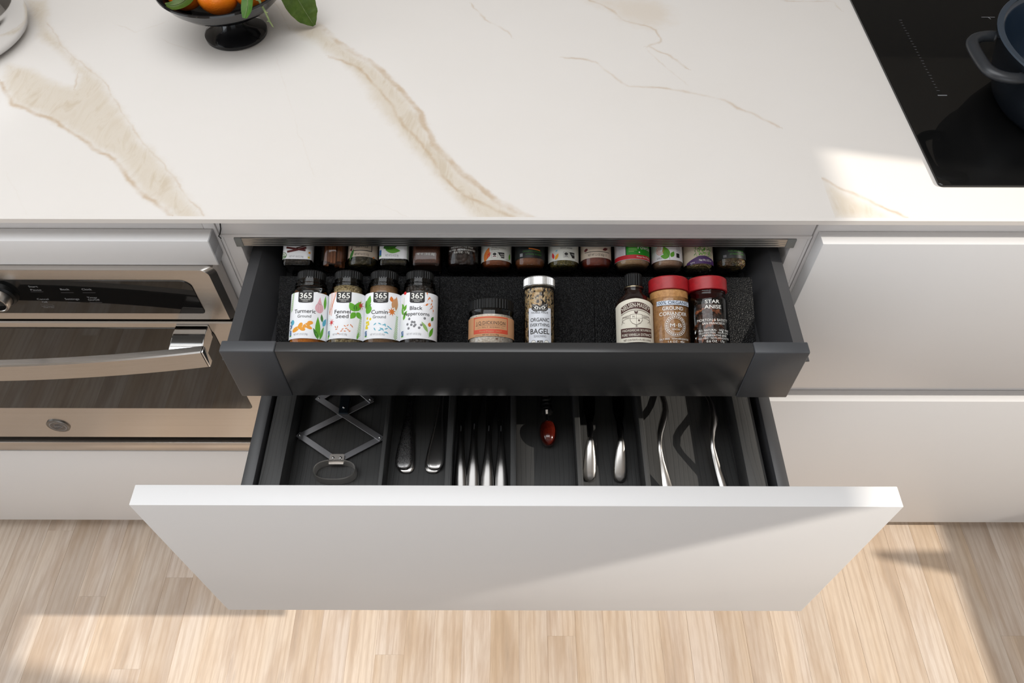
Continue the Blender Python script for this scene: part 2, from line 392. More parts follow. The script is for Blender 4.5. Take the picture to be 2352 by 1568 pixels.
for b in ((-.004, .004, -.40, -.3395, -.05, 1.36), (-.004, .004, .3395, .40, -.05, 1.36), (-.004, .004, -.3395, .3395, -.05, 0), (-.004, .004, -.3395, .3395, 1.3154, 1.36)): add_box(fb, *b)
for b in ((-.03, -.004, -.42, -.3395, -.06, 1.37),): pass
obj('frame', fb, WHITE, w1, 0)
obj('pane', add_box(bmesh.new(), .006, .009, -.345, .345, -.01, 1.31), PANE, w1, 0)
ymid = (wy0 + wy1) / 2
obj('shadow_wedge', add_prism(bmesh.new(), [(-.418 - ymid, 0), (-.365 - ymid, 0), (-.396 - ymid, .108), (-.412 - ymid, .108)], 'x', -.004, .012), WHITE, w1, 0)  # unseen wedge added on the sill, shaped to cast the tapered floor shadow
for nm, ax in (('window_2', 'l'), ('window_3', 'b')):
    w = struct(empty(nm, None, (-2.61, -.55, 1.05) if ax == 'l' else (.1, -3.21, .5)))
    fb = bmesh.new()
    if ax == 'l':
        for b in ((-.01, .01, -.95, -.90, 0, 1.4), (-.01, .01, .90, .95, 0, 1.4), (-.01, .01, -.9, .9, 0, .05), (-.01, .01, -.9, .9, 1.35, 1.4), (-.01, .01, -.02, .02, .05, 1.35)): add_box(fb, *b)
    else:
        for b in ((-1.3, -1.25, -.01, .01, 0, 1.9), (1.25, 1.3, -.01, .01, 0, 1.9), (-1.25, 1.25, -.01, .01, 0, .05), (-1.25, 1.25, -.01, .01, 1.85, 1.9), (-.02, .02, -.01, .01, .05, 1.85)): add_box(fb, *b)
    obj('frame', fb, WHITE, w, 0)

# floor with planks
fl = struct(obj('floor', add_box(bmesh.new(), -2.6, 2.6, -3.2, 3.0, -.03, -.0075), WOOD, None, 0))
PW = .0572; X0 = -.275
joints = {-13: [-.0045], -8: [-.108], -9: [-.2902], -11: [-.1478], 22: [-.2232], 6: [-.2253], 0: [-.262], -7: [-.0835]}
for k in range(-23, 30):
    x0 = X0 + k * PW
    ys = sorted(joints.get(k, []))
    if not ys:
        ys = [rng.uniform(-1.0, -.40)] if rng.random() < .7 else []
    cuts = [-1.25 - rng.random() * .3] + ys + [rng.uniform(.05, .35) if not ys or ys[-1] < -.2 else rng.uniform(.25, .5)] + [.62]
    for y0, y1 in zip(cuts, cuts[1:]):
        if y1 - y0 < .02: continue
        bm = bmesh.new(); g = .00008; z = -rng.random() * .00012; c = .0003
        secs = [[(x0 + g, y, -.0075), (x0 + PW - g, y, -.0075), (x0 + PW - g, y, z - c), (x0 + PW - g - c, y, z), (x0 + g + c, y, z), (x0 + g, y, z - c)] for y in (y0 + g, y1 - g)]
        add_sections(bm, secs); obj('plank', bm, WOOD, fl, 0)

# ------------------------------------------------------------------ worktops with veins
P1 = [(-0.299, 0.42), (-0.251, 0.358), (-0.2, 0.312), (-0.163, 0.259), (-0.131, 0.205), (-0.109, 0.144), (-0.069, 0.084), (-0.025, 0.036), (0.008, 0.011), (0.029, -0.002), (-0.05, -0.002), (-0.054, 0.009), (-0.072, 0.036), (-0.105, 0.084), (-0.144, 0.144), (-0.181, 0.2), (-0.213, 0.264), (-0.248, 0.317), (-0.294, 0.367), (-0.345, 0.408)]
P2 = [(-0.739, 0.487), (-0.713, 0.418), (-0.656, 0.343), (-0.591, 0.283), (-0.554, 0.232), (-0.511, 0.17), (-0.467, 0.117), (-0.43, 0.075), (-0.404, 0.038), (-0.381, 0.01), (-0.369, -0.004), (-0.411, -0.004), (-0.421, 0.01), (-0.46, 0.042), (-0.487, 0.071), (-0.516, 0.108), (-0.548, 0.13), (-0.588, 0.161), (-0.639, 0.196), (-0.691, 0.222), (-0.728, 0.271), (-0.736, 0.313), (-0.694, 0.302), (-0.649, 0.272), (-0.62, 0.262), (-0.625, 0.289), (-0.655, 0.329), (-0.713, 0.382), (-0.773, 0.486)]
PWK = [[(0.119, 0.491), (0.154, 0.458), (0.164, 0.438), (0.21, 0.417), (0.24, 0.424), (0.242, 0.466), (0.218, 0.491)], [(-0.395, 0.488), (-0.345, 0.408), (-0.318, 0.392), (-0.299, 0.42), (-0.329, 0.463), (-0.375, 0.488)]]
PR = [(0.388, 0.074), (0.406, 0.052), (0.435, 0.029), (0.45, 0.007), (0.383, 0.003)]
TL = [([(-0.299, 0.42), (-0.251, 0.358), (-0.2, 0.312), (-0.163, 0.259), (-0.131, 0.205), (-0.109, 0.144), (-0.069, 0.084), (-0.025, 0.036), (0.008, 0.011), (0.029, -0.002)], 1.0), ([(-0.713, 0.418), (-0.656, 0.343), (-0.591, 0.283), (-0.554, 0.232), (-0.511, 0.17), (-0.467, 0.117), (-0.43, 0.075), (-0.404, 0.038), (-0.381, 0.01), (-0.369, -0.004)], 0.45), ([(-0.728, 0.271), (-0.691, 0.222), (-0.639, 0.196), (-0.588, 0.161), (-0.548, 0.13), (-0.516, 0.108), (-0.487, 0.071), (-0.46, 0.042), (-0.421, 0.01)], 0.8), ([(-0.625, 0.289), (-0.62, 0.262)], 0.5), ([(0.072, 0.335), (0.094, 0.334), (0.115, 0.325), (0.134, 0.295), (0.16, 0.267), (0.199, 0.263), (0.235, 0.255), (0.288, 0.234), (0.32, 0.208), (0.352, 0.18)], 0.6), ([(-0.068, 0.476), (-0.046, 0.434), (-0.012, 0.402), (-0.007, 0.39)], 0.5), ([(0.119, 0.491), (0.154, 0.458), (0.164, 0.438), (0.213, 0.408), (0.22, 0.376), (0.197, 0.365), (0.222, 0.346), (0.247, 0.311)], 0.55), ([(-0.616, 0.424), (-0.574, 0.395), (-0.538, 0.425)], 0.3), ([(-0.526, 0.377), (-0.471, 0.346)], 0.3), ([(-0.347, 0.327), (-0.309, 0.219), (-0.276, 0.126), (-0.257, 0.082)], 0.22), ([(-0.345, 0.408), (-0.37, 0.463), (-0.4, 0.514)], 0.35), ([(-0.19, 0.032), (-0.163, 0.027), (-0.135, 0.008)], 0.25), ([(-0.645, 0.081), (-0.594, 0.011)], 0.2)]
TB = [([(-0.271, 0.336), (-0.233, 0.315), (-0.185, 0.248), (-0.149, 0.177), (-0.113, 0.124), (-0.097, 0.083), (-0.057, 0.039), (-0.003, 0.007)], 0.7), ([(0.198, 0.352), (0.218, 0.309), (0.24, 0.274)], 0.35)]      # second set: lines that run close beside the first
TR = [([(0.388, 0.076), (0.407, 0.054), (0.437, 0.035), (0.472, 0.009)], 0.7), ([(0.427, 0.489), (0.502, 0.487), (0.508, 0.466)], 0.5)]
def seg_dist(P, a, b):
    a = np.array(a); b = np.array(b); ab = b - a
    t = np.clip(((P - a) @ ab) / max(ab @ ab, 1e-12), 0, 1)
    return np.linalg.norm(P - a - t[:, None] * ab, axis=1)
def poly_sdf(P, poly):
    d = np.full(len(P), 9.0); inside = np.zeros(len(P), bool)
    for (x0, y0), (x1, y1) in zip(poly, poly[1:] + poly[:1]):
        d = np.minimum(d, seg_dist(P, (x0, y0), (x1, y1)))
        c = (y0 > P[:, 1]) != (y1 > P[:, 1])
        with np.errstate(divide='ignore', invalid='ignore'): xi = x0 + (P[:, 1] - y0) * (x1 - x0) / (y1 - y0)
        inside ^= c & (P[:, 0] < xi)
    return np.where(inside, d, -d)
def worktop(x0, x1, strong, weak, lines, label, lines_b=()):
    yf, yb, c = .0038, .66, .0026
    xs = np.linspace(x0, x1, max(2, int((x1 - x0) / .003))); ys = np.linspace(yf + c, yb, int((yb - yf) / .003))
    nx, ny = len(xs), len(ys)
    gx, gy = np.meshgrid(xs, ys); P = np.stack([gx.ravel(), gy.ravel()], 1)
    verts = [(x, y, CT) for x, y in P]
    idx = np.arange(nx * ny).reshape(ny, nx)
    faces = np.stack([idx[:-1, :-1], idx[:-1, 1:], idx[1:, 1:], idx[1:, :-1]], -1).reshape(-1, 4).tolist()
    o = len(verts); prof = [(yf + c, CT), (yf, CT - c), (yf, CB), (yb, CB), (yb, CT)]
    for x in (x0, x1): verts += [(x, y, z) for y, z in prof]
    for k in range(4): faces.append([o + k, o + k + 1, o + 5 + k + 1, o + 5 + k])
    faces += [[o + k for k in range(5)][::-1], [o + 5 + k for k in range(5)]]
    me = bpy.data.meshes.new('worktop'); me.from_pydata(verts, [], faces); me.materials.append(MARBLE)
    A = np.concatenate([P, np.array([(x, y) for x in (x0, x1) for y, z in prof])])
    fill = np.full(len(A), -.2); wk = np.full(len(A), -.2); ln = np.full(len(A), .2)
    for p in strong: fill = np.maximum(fill, poly_sdf(A, p))
    for p in weak: wk = np.maximum(wk, poly_sdf(A, p))
    e0 = len(P)                  # the thin front and end faces stay plain
    fill[e0:] = wk[e0:] = -.2
    fields = [('vein_fill', fill), ('vein_weak', wk)]
    for sfx, lset in (('', lines), ('_b', lines_b)):
        best = np.full(len(A), .2); vw = np.ones(len(A)); ln = np.full(len(A), .2)
        for pts, w in lset:      # signed distance to the nearest vein, and that vein's strength
            for a, b in zip(pts, pts[1:]):
                d = seg_dist(A, a, b); e = d + (1 - w) * .0052; m = e < best
                sg = np.sign((b[0] - a[0]) * (A[:, 1] - a[1]) - (b[1] - a[1]) * (A[:, 0] - a[0]))
                best = np.where(m, e, best); ln = np.where(m, d * np.where(sg == 0, 1, sg), ln); vw = np.where(m, w, vw)
        ln[e0:] = .2
        fields += [('vein_line' + sfx, ln), ('vein_strength' + sfx, vw), ('vein_reach' + sfx, np.abs(ln))]
    for k, v in fields:
        at = me.attributes.new(k, 'FLOAT', 'POINT'); at.data.foreach_set('value', v.astype(np.float32))
    ob = bpy.data.objects.new('worktop', me); COL.objects.link(ob)
    return tag(ob, label, 'countertop', 'stone worktop slabs')
worktop(-1.5, .38618, [P1, P2], PWK, TL, 'wide white stone worktop slab with two broad gold veins, under the fruit bowl', TB)
worktop(.38620, 1.5, [PR], [], TR, 'white stone worktop slab at the right, with the black cooktop set into it')

# ------------------------------------------------------------------ base cabinets
mid = thing('base_cabinet', 'white base cabinet with its two dark-sided drawers pulled open', 'cabinet', (0, 0, 0))
for s in (-1, 1):
    a, b = sorted((s * .355, s * .3735)); box('side_panel', WHITE_IN, mid, a, b, .022, .60, .05, .8885)
    a, b = sorted((s * .3738, s * .3775)); box('edge_strip', WHITE_IN, mid, a, b, .0225, .60, .05, .8885, bev=.0004)
box('back_panel', WHITE_IN, mid, -.3545, .3545, .588, .598, .05, .93)
rb = add_box(bmesh.new(), -.3775, .3775, .024, .05, .8925, .9312, .0006); add_box(rb, -.3775, .3775, .0215, .05, .8886, .8924, .0006)
obj('top_rail', rb, WHITE_IN, mid)
ab = bmesh.new()
zs = np.linspace(.8743, .8880, 8); prof = []
for i, z in enumerate(zs): prof.append((.0205 if i % 2 == 0 else .0209, float(z)))
add_prism(ab, [(.0250, .8880), (.0250, .8743)] + prof, 'x', -.3505, .3472); obj('aluminium_profile', ab, ALU, mid, 10)['label'] = 'ribbed aluminium profile'
for a, b in ((-.3603, -.3506), (.3473, .3590)): box('profile_end_cap', GREYPLASTIC, mid, a, b, .0200, .0256, .8728, .8882)
cb = bmesh.new(); add_tube(cb, [(-.3700, .0225, .9135), (-.3712, .0205, .905), (-.3745, .0190, .8965), (-.3765, .0182, .8945), (-.3745, .0180, .8905)], .0007, 6)
obj('cable', cb, BLACK, mid)
lf = box('lower_drawer_front', WHITE, mid, -.379, .379, 0, .0215, .0456, .533, bev=.001)

dr = empty('drawer', mid)        # cutlery drawer
dr['label'] = 'open cutlery drawer with a white front'
box('front_panel', WHITE, dr, -.379, .379, -.350, -.328, .571, .900, bev=.0009)
for s in (-1, 1):
    a, b = sorted((s * .3305, s * .3460)); box('side', ANTH, dr, a, b, -.328, .16, .6, .7135, bev=.0012)
box('bottom', ANTH, dr, -.3300, .3300, -.328, .16, .634, .6475)
box('back', ANTH, dr, -.3300, .3300, .147, .16, .6478, .7800)
dr2 = empty('drawer', mid)       # inner spice drawer
dr2['label'] = 'open inner spice drawer with a dark grey front'
box('front_profile', ANTH_GLOSS, dr2, -.2722, .2690, -.1625, -.1490, .8040, .8965, bev=.0007)
for a, b in ((-.3345, -.2724), (.2692, .3314)): box('end_cap', ANTH_CAP, dr2, a, b, -.1635, -.1480, .8030, .8978, bev=.0017, seg=3)
for s in (-1, 1):
    sec = [(.3320, .859), (.3455, .859), (.3455, .8580), (.3320, .8560), (.3240, .8300), (.3200, .80), (.3100, .80), (.3030, .8045), (.3110, .812), (.3200, .8400), (.3310, .8572)]
    bm = add_prism(bmesh.new(), [(s * x, z) for x, z in sec], 'y', -.1478, .30); obj('side', bm, ANTH, dr2, 20)
box('bottom', ANTH, dr2, -.3025, .3025, -.1485, .30, .7995, .8040)
box('back', ANTH, dr2, -.3025, .3025, .288, .30, .8043, .8590)

rc = thing('base_cabinet', 'white base cabinet with two plain closed drawer fronts under the cooktop', 'cabinet', (.96, 0, 0))
def rbox(name, m, par, *b, bev=.0008): return obj(name, add_box(bmesh.new(), b[0] - .96, b[1] - .96, *b[2:], bev=bev), m, par)
rbox('carcass', WHITE_IN, rc, .3790, 1.5, .0225, .60, .05, .9312)
rbox('drawer_front', WHITE, rc, .3828, 1.5, 0, .022, .573, .9018)
rbox('drawer_front', WHITE, rc, .3828, 1.5, 0, .022, .0456, .533)
rbox('plinth', WHITE, rc, .3790, 1.5, .05, .06, 0, .05)
lc = thing('base_cabinet', 'white base cabinet around the built-in oven, with a plain closed front below it', 'cabinet', (-.9, 0, 0))
def lbox(name, m, par, *b, bev=.0008): return obj(name, add_box(bmesh.new(), b[0] + .9, b[1] + .9, *b[2:], bev=bev), m, par)
lbox('side_panel', WHITE_IN, lc, -.3935, -.3785, .0225, .60, .05, .9312)
lbox('top_rail', WHITE_IN, lc, -1.5, -.3936, .0225, .06, .862, .9312)
lbox('filler_panel', WHITE, lc, -1.5, -.3832, 0, .0215, .8598, .9040)
EDGE = mat('grey_edge_band', srgb(172, 172, 174), .5)
lbox('edge_strip', EDGE, lc, -.3831, -.3818, 0, .0215, .8600, .8788, bev=.0002)
lbox('edge_strip', EDGE, lc, -.3831, -.3818, 0, .0215, .8792, .9038, bev=.0002)
lbox('drawer_front', WHITE, lc, -1.5, -.3832, 0, .0215, .0477, .3560)
lbox('back_panel', WHITE_IN, lc, -1.5, -.3936, .588, .60, .05, .93)
lbox('bottom_panel', WHITE_IN, lc, -1.5, -.3936, .0225, .588, .05, .0652)
lbox('plinth', WHITE, lc, -1.5, -.3790, .05, .06, 0, .0495)

# ------------------------------------------------------------------ wall oven
YO = -.008; XO = -.764
ov = thing('wall_oven', 'stainless built-in oven with curved bar handle, left of the open drawers', 'oven', (XO, 0, .37))
def at_o(o): o.location = (-XO, 0, -.37); return o
def obox(name, m, par, *b, bev=.0008, seg=2):
    o = obj(name, add_box(bmesh.new(), *b, bev=bev, seg=seg), m, par)
    if par is ov: at_o(o)
    return o
obox('body', DARK, ov, -1.128, -.3965, .024, .56, .368, .856, bev=0)
def rr_poly(x0, x1, z0, z1, radii, n=6):     # corners: bl, br, tr, tl
    pts = []
    for (cx, cz, a), r in zip(((x0, z0, 180), (x1, z0, 270), (x1, z1, 0), (x0, z1, 90)), radii):
        sx = 1 if cx == x0 else -1; sz = 1 if cz == z0 else -1
        if r <= 0: pts.append((cx, cz)); continue
        for i in range(n + 1):
            t = R(a + 90 * i / n); pts.append((cx + sx * r + r * math.cos(t), cz + sz * r + r * math.sin(t)))
    return pts
bm = bmesh.new(); pl = rr_poly(-1.132, -.3890, .7560, .8590, (0, 0, .012, .012)); pi = rr_poly(-1.125, -.3962, .7560, .8585, (0, 0, .011, .011))
add_sections(bm, [[(x, .02, z) for x, z in pl], [(x, -.0005, z) for x, z in pl], [(x, YO + .0006, z) for x, z in pi], [(x, YO, z) for x, z in rr_poly(-1.1244, -.3968, .7566, .8579, (0, 0, .011, .011))]])
cp = at_o(obj('control_panel', bm, STEEL, ov, 25))
cg = obj('display_glass', add_sections(bmesh.new(), [[(x, YO + .001, z) for x, z in rr_poly(-1.1, -.4255, .7706, .8392, (.004, .004, .014, .014))], [(x, YO - .0012, z) for x, z in rr_poly(-1.0995, -.4260, .7711, .8387, (.004, .004, .0138, .0138))]]), BLACKGLASS, cp, 20)
pr = Print()
TXT = (('Start', -635, 827.6, 3.4, 12), ('Pause', -634.6, 821.0, 3.4, 14), ('Back', -595.8, 822.1, 3.6, 12), ('Clock', -566.8, 822.2, 3.6, 13), ('Cancel', -634.8, 801.8, 3.4, 15.5), ('Off', -635, 795.6, 3.4, 7.5), ('Settings', -595.3, 802.2, 3.6, 19),
       ('Timer', -567, 805.2, 3.4, 13.5), ('On/Off', -566.7, 800.4, 3.4, 15.5), ('Lock Controls', -634.8, 787.2, 1.7, 17), ('Hold 3 Sec', -635, 784.0, 1.7, 14))
ULN = ((-635, 816.6), (-595.6, 815.0), (-566.6, 815.0), (-634.5, 790.6), (-595.8, 794.6), (-566.6, 794.6))
for body, u, v, h, wd_ in TXT:
    pr.text('grey', body, u, v - h / 2, h, .0, wd_)
for u, v in ULN: pr.rect('midgrey', u - 8.5, v, u + 8.5, v + .35)
pr.build(cg, lambda u, v, l: Vector((u, YO - .00125 - l, v)))
km = Matrix.Translation((-.6840, YO, .8140)) @ Matrix.Rotation(R(90), 4, 'X')
kb = bmesh.new(); add_lathe(kb, [(.0160, 0), (.0160, .009), (.0165, .0095), (.0160, .0205), (.0152, .0218), (.0134, .0218), (.0126, .0210), (0, .0210)], 48, km)
kn = obj('knob', kb, STEEL, cp, 30)
kb = bmesh.new(); add_lathe(kb, [(.0215, .0013), (.0205, .0070), (.0180, .0092), (.0164, .0094)], 48, km); obj('knob_collar', kb, BLACK, kn, 30)
kb = bmesh.new(); add_lathe(kb, [(.0125, .0213), (0, .0213)], 40, km); obj('knob_face', kb, BLACKGLASS, kn, 30)
# door
bm = bmesh.new(); pl = [(-1.132, .4214), (-.3890, .4214), (-.3890, .7490), (-1.132, .7490)]
def inset(p, d): return [(x + (d if x < -.8 else -d), z + (d if z < .55 else -d)) for x, z in p]
add_sections(bm, [[(x, .02, z) for x, z in pl], [(x, YO + .002, z) for x, z in pl], [(x, YO, z) for x, z in inset(pl, .0018)]])
door = at_o(obj('door', bm, STEEL, ov, 25))
obj('door_glass', add_sections(bmesh.new(), [[(x, YO + .001, z) for x, z in rr_poly(-1.1, -.4285, .5200, .7370, (.005, .005, .016, .016))], [(x, YO - .001, z) for x, z in rr_poly(-1.0995, -.4290, .5205, .7365, (.005, .005, .0158, .0158))]]), OVENGLASS, door, 20)
# arched bar handle on two brackets
hb = bmesh.new(); secs = []
xa, xb = -1.104, -.4262
for i in range(25):
    t = -1 + 2 * i / 24; x = XO + t * (xb - XO); y = -.0560 - .0250 * (1 - t * t)
    yaw = math.atan2(-.05 * t / (xb - XO), 1)
    z0, z1 = .7165, .7535
    pts = [(-.006, z0 + .002), (-.0045, z0), (.0045, z0), (.006, z0 + .002), (.006, z1 - .002), (.0045, z1), (-.0045, z1), (-.006, z1 - .002)]
    secs.append([(x - dy * math.sin(yaw) * .3, y + dy, z) for dy, z in pts])
add_sections(hb, secs); hd = obj('handle', hb, STEEL, door, 30)
for s in (-1, 1):
    xi, xo = XO + s * .287, XO + s * .3330
    if s < 0: xi, xo = xo, xi
    bb = bmesh.new(); add_prism(bb, [(YO, .744), (-.030, .7440), (-.050, .7420), (-.0555, .7400), (-.0555, .7200), (YO, .7200)], 'x', xi, xo)
    bmesh.ops.bevel(bb, geom=bb.edges[:], offset=.001, segments=2, affect='EDGES'); obj('handle_bracket', bb, CHROME, hd, 30)
ec = bmesh.new(); add_box(ec, -.4262, -.4235, -.0615, -.0505, .7175, .7525, .001); obj('handle_end_cap', ec, CHROME, hd, 30)
# emblem: raised disc with ring and flowing script letters
ES = 1.45
em = Matrix.Translation((-.7745, YO, .4630)) @ Matrix.Rotation(R(90), 4, 'X') @ Matrix.Diagonal((ES, ES, 1.2, 1))
eb = bmesh.new(); add_lathe(eb, [(.0128, 0), (.0128, .0016), (.0120, .0023), (.0112, .0020), (0, .0020)], 40, em)
badge = obj('emblem', eb, mat('dull_grey_metal', (.22, .21, .20), .35, 1), door, 30)
pr = Print(); pr.ring('grey', 0, 0, 8.8, 9.5)
for sx in (-1, 1):
    pr.line('grey', [(sx * (1.2 + 2.6 * math.cos(R(a))), sx * .6 + 3.6 * math.sin(R(a))) for a in range(-150, 190, 20)], .8)
    pr.line('midgrey', [(sx * x, sx * y) for x, y in ((1, -4.6), (3.2, -5.6), (5.6, -4.4), (6.2, -2.2), (4.6, -1.2))], .7)
    pr.line('midgrey', [(sx * x, -sx * y) for x, y in ((-1, 5.2), (-4.2, 5.4), (-6.2, 3.2), (-6.4, .8))], .6)
pr.line('grey', [(-4.5, -.6), (-1.5, .8), (1.5, -.8), (4.5, .6)], .7)
pr.build(badge, lambda u, v, l: Vector((-.7745 + u * ES, YO - .0025 - l * 2, .4630 + v * ES)))
obox('bottom_trim', STEEL, ov, -1.132, -.3890, YO + .001, .02, .3720, .4010, bev=.0006)
obox('gap_shadow_plate', DARK, ov, -1.13, -.391, .012, .022, .3985, .7600, bev=0)

# ------------------------------------------------------------------ cooktop and pot
ck = tag(obj('cooktop', add_sections(bmesh.new(), [[(x, y, CT + .0002) for x, y in rr_poly(.5290, 1.13, .0606, .585, (.006,) * 4)], [(x, y, CT + .0030) for x, y in rr_poly(.5290, 1.13, .0606, .585, (.006,) * 4)], [(x, y, CT + .0036) for x, y in rr_poly(.5298, 1.129, .0614, .584, (.0055,) * 4)]]), BLACKGLASS, None, 20),
         'black glass induction cooktop set into the right worktop', 'cooktop')
pr = Print()
n = 26
for i in range(n):
    t = i / (n - 1); y = 429 - t * 176; pr.rect('midgrey', 587.5, y, 587.5 + (3.0 if i % 5 else 4.2), y + .7)
pr.rect('grey', 585.5, 241.5, 598.5, 243.3); pr.rect('grey', 716.6, 437.8, 737.4, 438.8); pr.bar('grey', 728, 435.3, 1.0, 5.5, 20)
pr.build(ck, lambda u, v, l: Vector((u, v, CT + .0037 + l)), names=('marking', 'marking'))
pcx, pcy = .7600, .2126
pot = thing('dutch_oven', 'open dark blue enamelled pot with a loop handle, standing on the cooktop', 'pot', (pcx, pcy, CT + .0036))
H = .0965
def pr_(r, z): return (r, z)
pb = bmesh.new(); add_lathe(pb, [(0, 0), (.092, 0), (.100, .002), (.110, .012), (.125, .045), (.1345, H - .014), (.1405, H - .007), (.1420, H - .001), (.1412, H)], 72); obj('body', pb, mat('dark_blue_black_enamel', (.010, .013, .018), .22), pot, 40)
pb = bmesh.new(); add_lathe(pb, [(.1412, H), (.1380, H + .0004), (.1325, H - .002), (.1300, H - .006), (.1215, .047), (.107, .016), (.096, .007), (0, .006)], 72); obj('interior', pb, NAVY, pot, 40)
pb = bmesh.new(); add_lathe(pb, [(.1424, H - .0008), (.1412, H + .0008), (.1350, H + .0008)], 72); obj('rim', pb, NAVY_RIM, pot, 40)
for s in (-1, 1):
    hb = bmesh.new(); sg = []
    for x, y in ((.133, -.047), (.150, -.045), (.163, -.036), (.168, -.022), (.168, .022), (.163, .036), (.150, .045), (.133, .047)): sg.append((x * s, y, .080))
    sg = [(.1285 * s, -.0445, .080)] + sg + [(.1285 * s, .0445, .080)]
    for _ in range(2): sg = [sg[0]] + [tuple(.75 * p + .25 * q if k == 0 else .25 * p + .75 * q for p, q in zip(A_, B_)) for A_, B_ in zip(sg, sg[1:]) for k in (0, 1)] + [sg[-1]]
    add_tube(hb, sg, .0080, 12, True, .80); obj('handle', hb, mat('dark_grey_enamel', (.028, .031, .036), .34), pot, 40)

# ------------------------------------------------------------------ kettle at the left edge
kt = thing('kettle', 'polished chrome kettle standing at the left edge of the worktop', 'kettle', (-.841, .377, CT))
kb = bmesh.new(); add_lathe(kb, [(0, 0), (.092, 0), (.100, .002), (.110, .010), (.1145, .024), (.113, .045), (.104, .075), (.086, .102), (.064, .118), (.052, .122)], 64); obj('body', kb, CHROME, kt, 60)
kb = bmesh.new(); add_lathe(kb, [(.0525, .122), (.050, .126), (.030, .133), (.008, .136), (0, .136)], 48); ld = obj('lid', kb, CHROME, kt, 60)
kb = bmesh.new(); add_lathe(kb, [(.006, .135), (.006, .142), (.014, .147), (.015, .154), (.010, .160), (0, .161)], 32); obj('knob', kb, BLACK, ld, 60)
kb = bmesh.new(); add_tube(kb, [(-.07 , 0, .105), (-.092, 0, .16), (-.075, 0, .205), (-.03, 0, .225), (.03, 0, .225), (.075, 0, .205), (.092, 0, .16), (.07, 0, .105)], .008, 12); obj('handle', kb, BLACK, kt, 60)
kb = bmesh.new(); add_tube(kb, [(0, .085, .06), (0, .125, .085), (0, .150, .125)], [.02, .014, .010], 14); obj('spout', kb, CHROME, kt, 60)

# ------------------------------------------------------------------ fruit bowl, mandarins and leaves
BX, BY = -.420, .393
bw = thing('fruit_bowl', 'black glazed footed fruit bowl near the back of the left worktop', 'bowl', (BX, BY, CT))
kb = bmesh.new(); add_lathe(kb, [(0, 0), (.043, 0), (.0455, .0015), (.0458, .006), (.043, .0085), (.033, .012), (.022, .018), (.0175, .026), (.0185, .031)], 64); obj('foot', kb, BLACKGLAZE, bw, 40)
kb = bmesh.new(); add_lathe(kb, [(.0186, .031), (.032, .036), (.052, .044), (.070, .055), (.083, .067), (.0895, .077), (.0925, .0805), (.0920, .083), (.0895, .083), (.0855, .0790), (.078, .068), (.064, .056), (.045, .047), (.022, .041), (0, .040)], 72); obj('bowl', kb, BLACKGLAZE, bw, 40)
def b_orange(nt, b):
    v = noise(nt, coords(nt), 420, 2); bump(nt, b, v, .25, .0012)
    L(nt, ramp(nt, noise(nt, coords(nt), 30, 2), [(.3, srgb(236, 110, 12)), (.7, srgb(248, 138, 26))]), b.inputs['Base Color'])
    b.inputs['Subsurface Weight'].default_value = .08; b.inputs['Subsurface Radius'].default_value = (.01, .004, .002)
ORANGE = mat('mandarin_peel', rough=.36, build=b_orange)
LEAF = mat('glossy_leaf', rough=.32, build=powder(srgb(84, 114, 36), srgb(108, 136, 54), 60, .05))
LEAFL = mat('bright_leaf', rough=.4, build=powder(srgb(78, 128, 34), srgb(98, 146, 50), 60, .05))
STEM = mat('green_stem', rough=.5, build=powder(srgb(96, 116, 70), srgb(140, 150, 100), 200, .1))
def mandarin(x, y, z, r, label, tilt, ret=[]):
    t = thing('mandarin', label, 'fruit', (x, y, z), (R(tilt[0]), R(tilt[1]), 0), 'mandarins in the black bowl')
    bm = bmesh.new(); prof = []
    for i in range(19):
        a = math.pi * i / 18; k = 1 - .16 * abs(math.cos(a)) ** 1.5 - .05 * math.exp(-((math.cos(a) - 1) / .02) ** 2)
        prof.append((r * math.sin(a), -r * math.cos(a) * .86 * (1 - .07 * math.exp(-(math.sin(a) / .18) ** 2))))
    add_lathe(bm, prof, 32); obj('peel', bm, ORANGE, t, 80)
    bm = bmesh.new(); add_lathe(bm, [(0, r * .80), (.004, r * .81), (.003, r * .84), (0, r * .86)], 10); obj('stem_end', bm, STEM, t, 60)
    return t
mandarin(-.4680, .3770, CT + .0765, .0270, 'mandarin at the left in the black bowl, beside two small leaves', (20, -15))
mandarin(-.4205, .3650, CT + .0765, .0285, 'large mandarin at the front middle of the black bowl', (-10, 10))
right_mandarin = mandarin(-.3740, .3770, CT + .0790, .0270, 'mandarin at the right in the black bowl, behind the upright leaf', (12, 22))
mandarin(-.4215, .4080, CT + .1060, .0290, 'mandarin on top at the back of the black bowl', (0, 0))
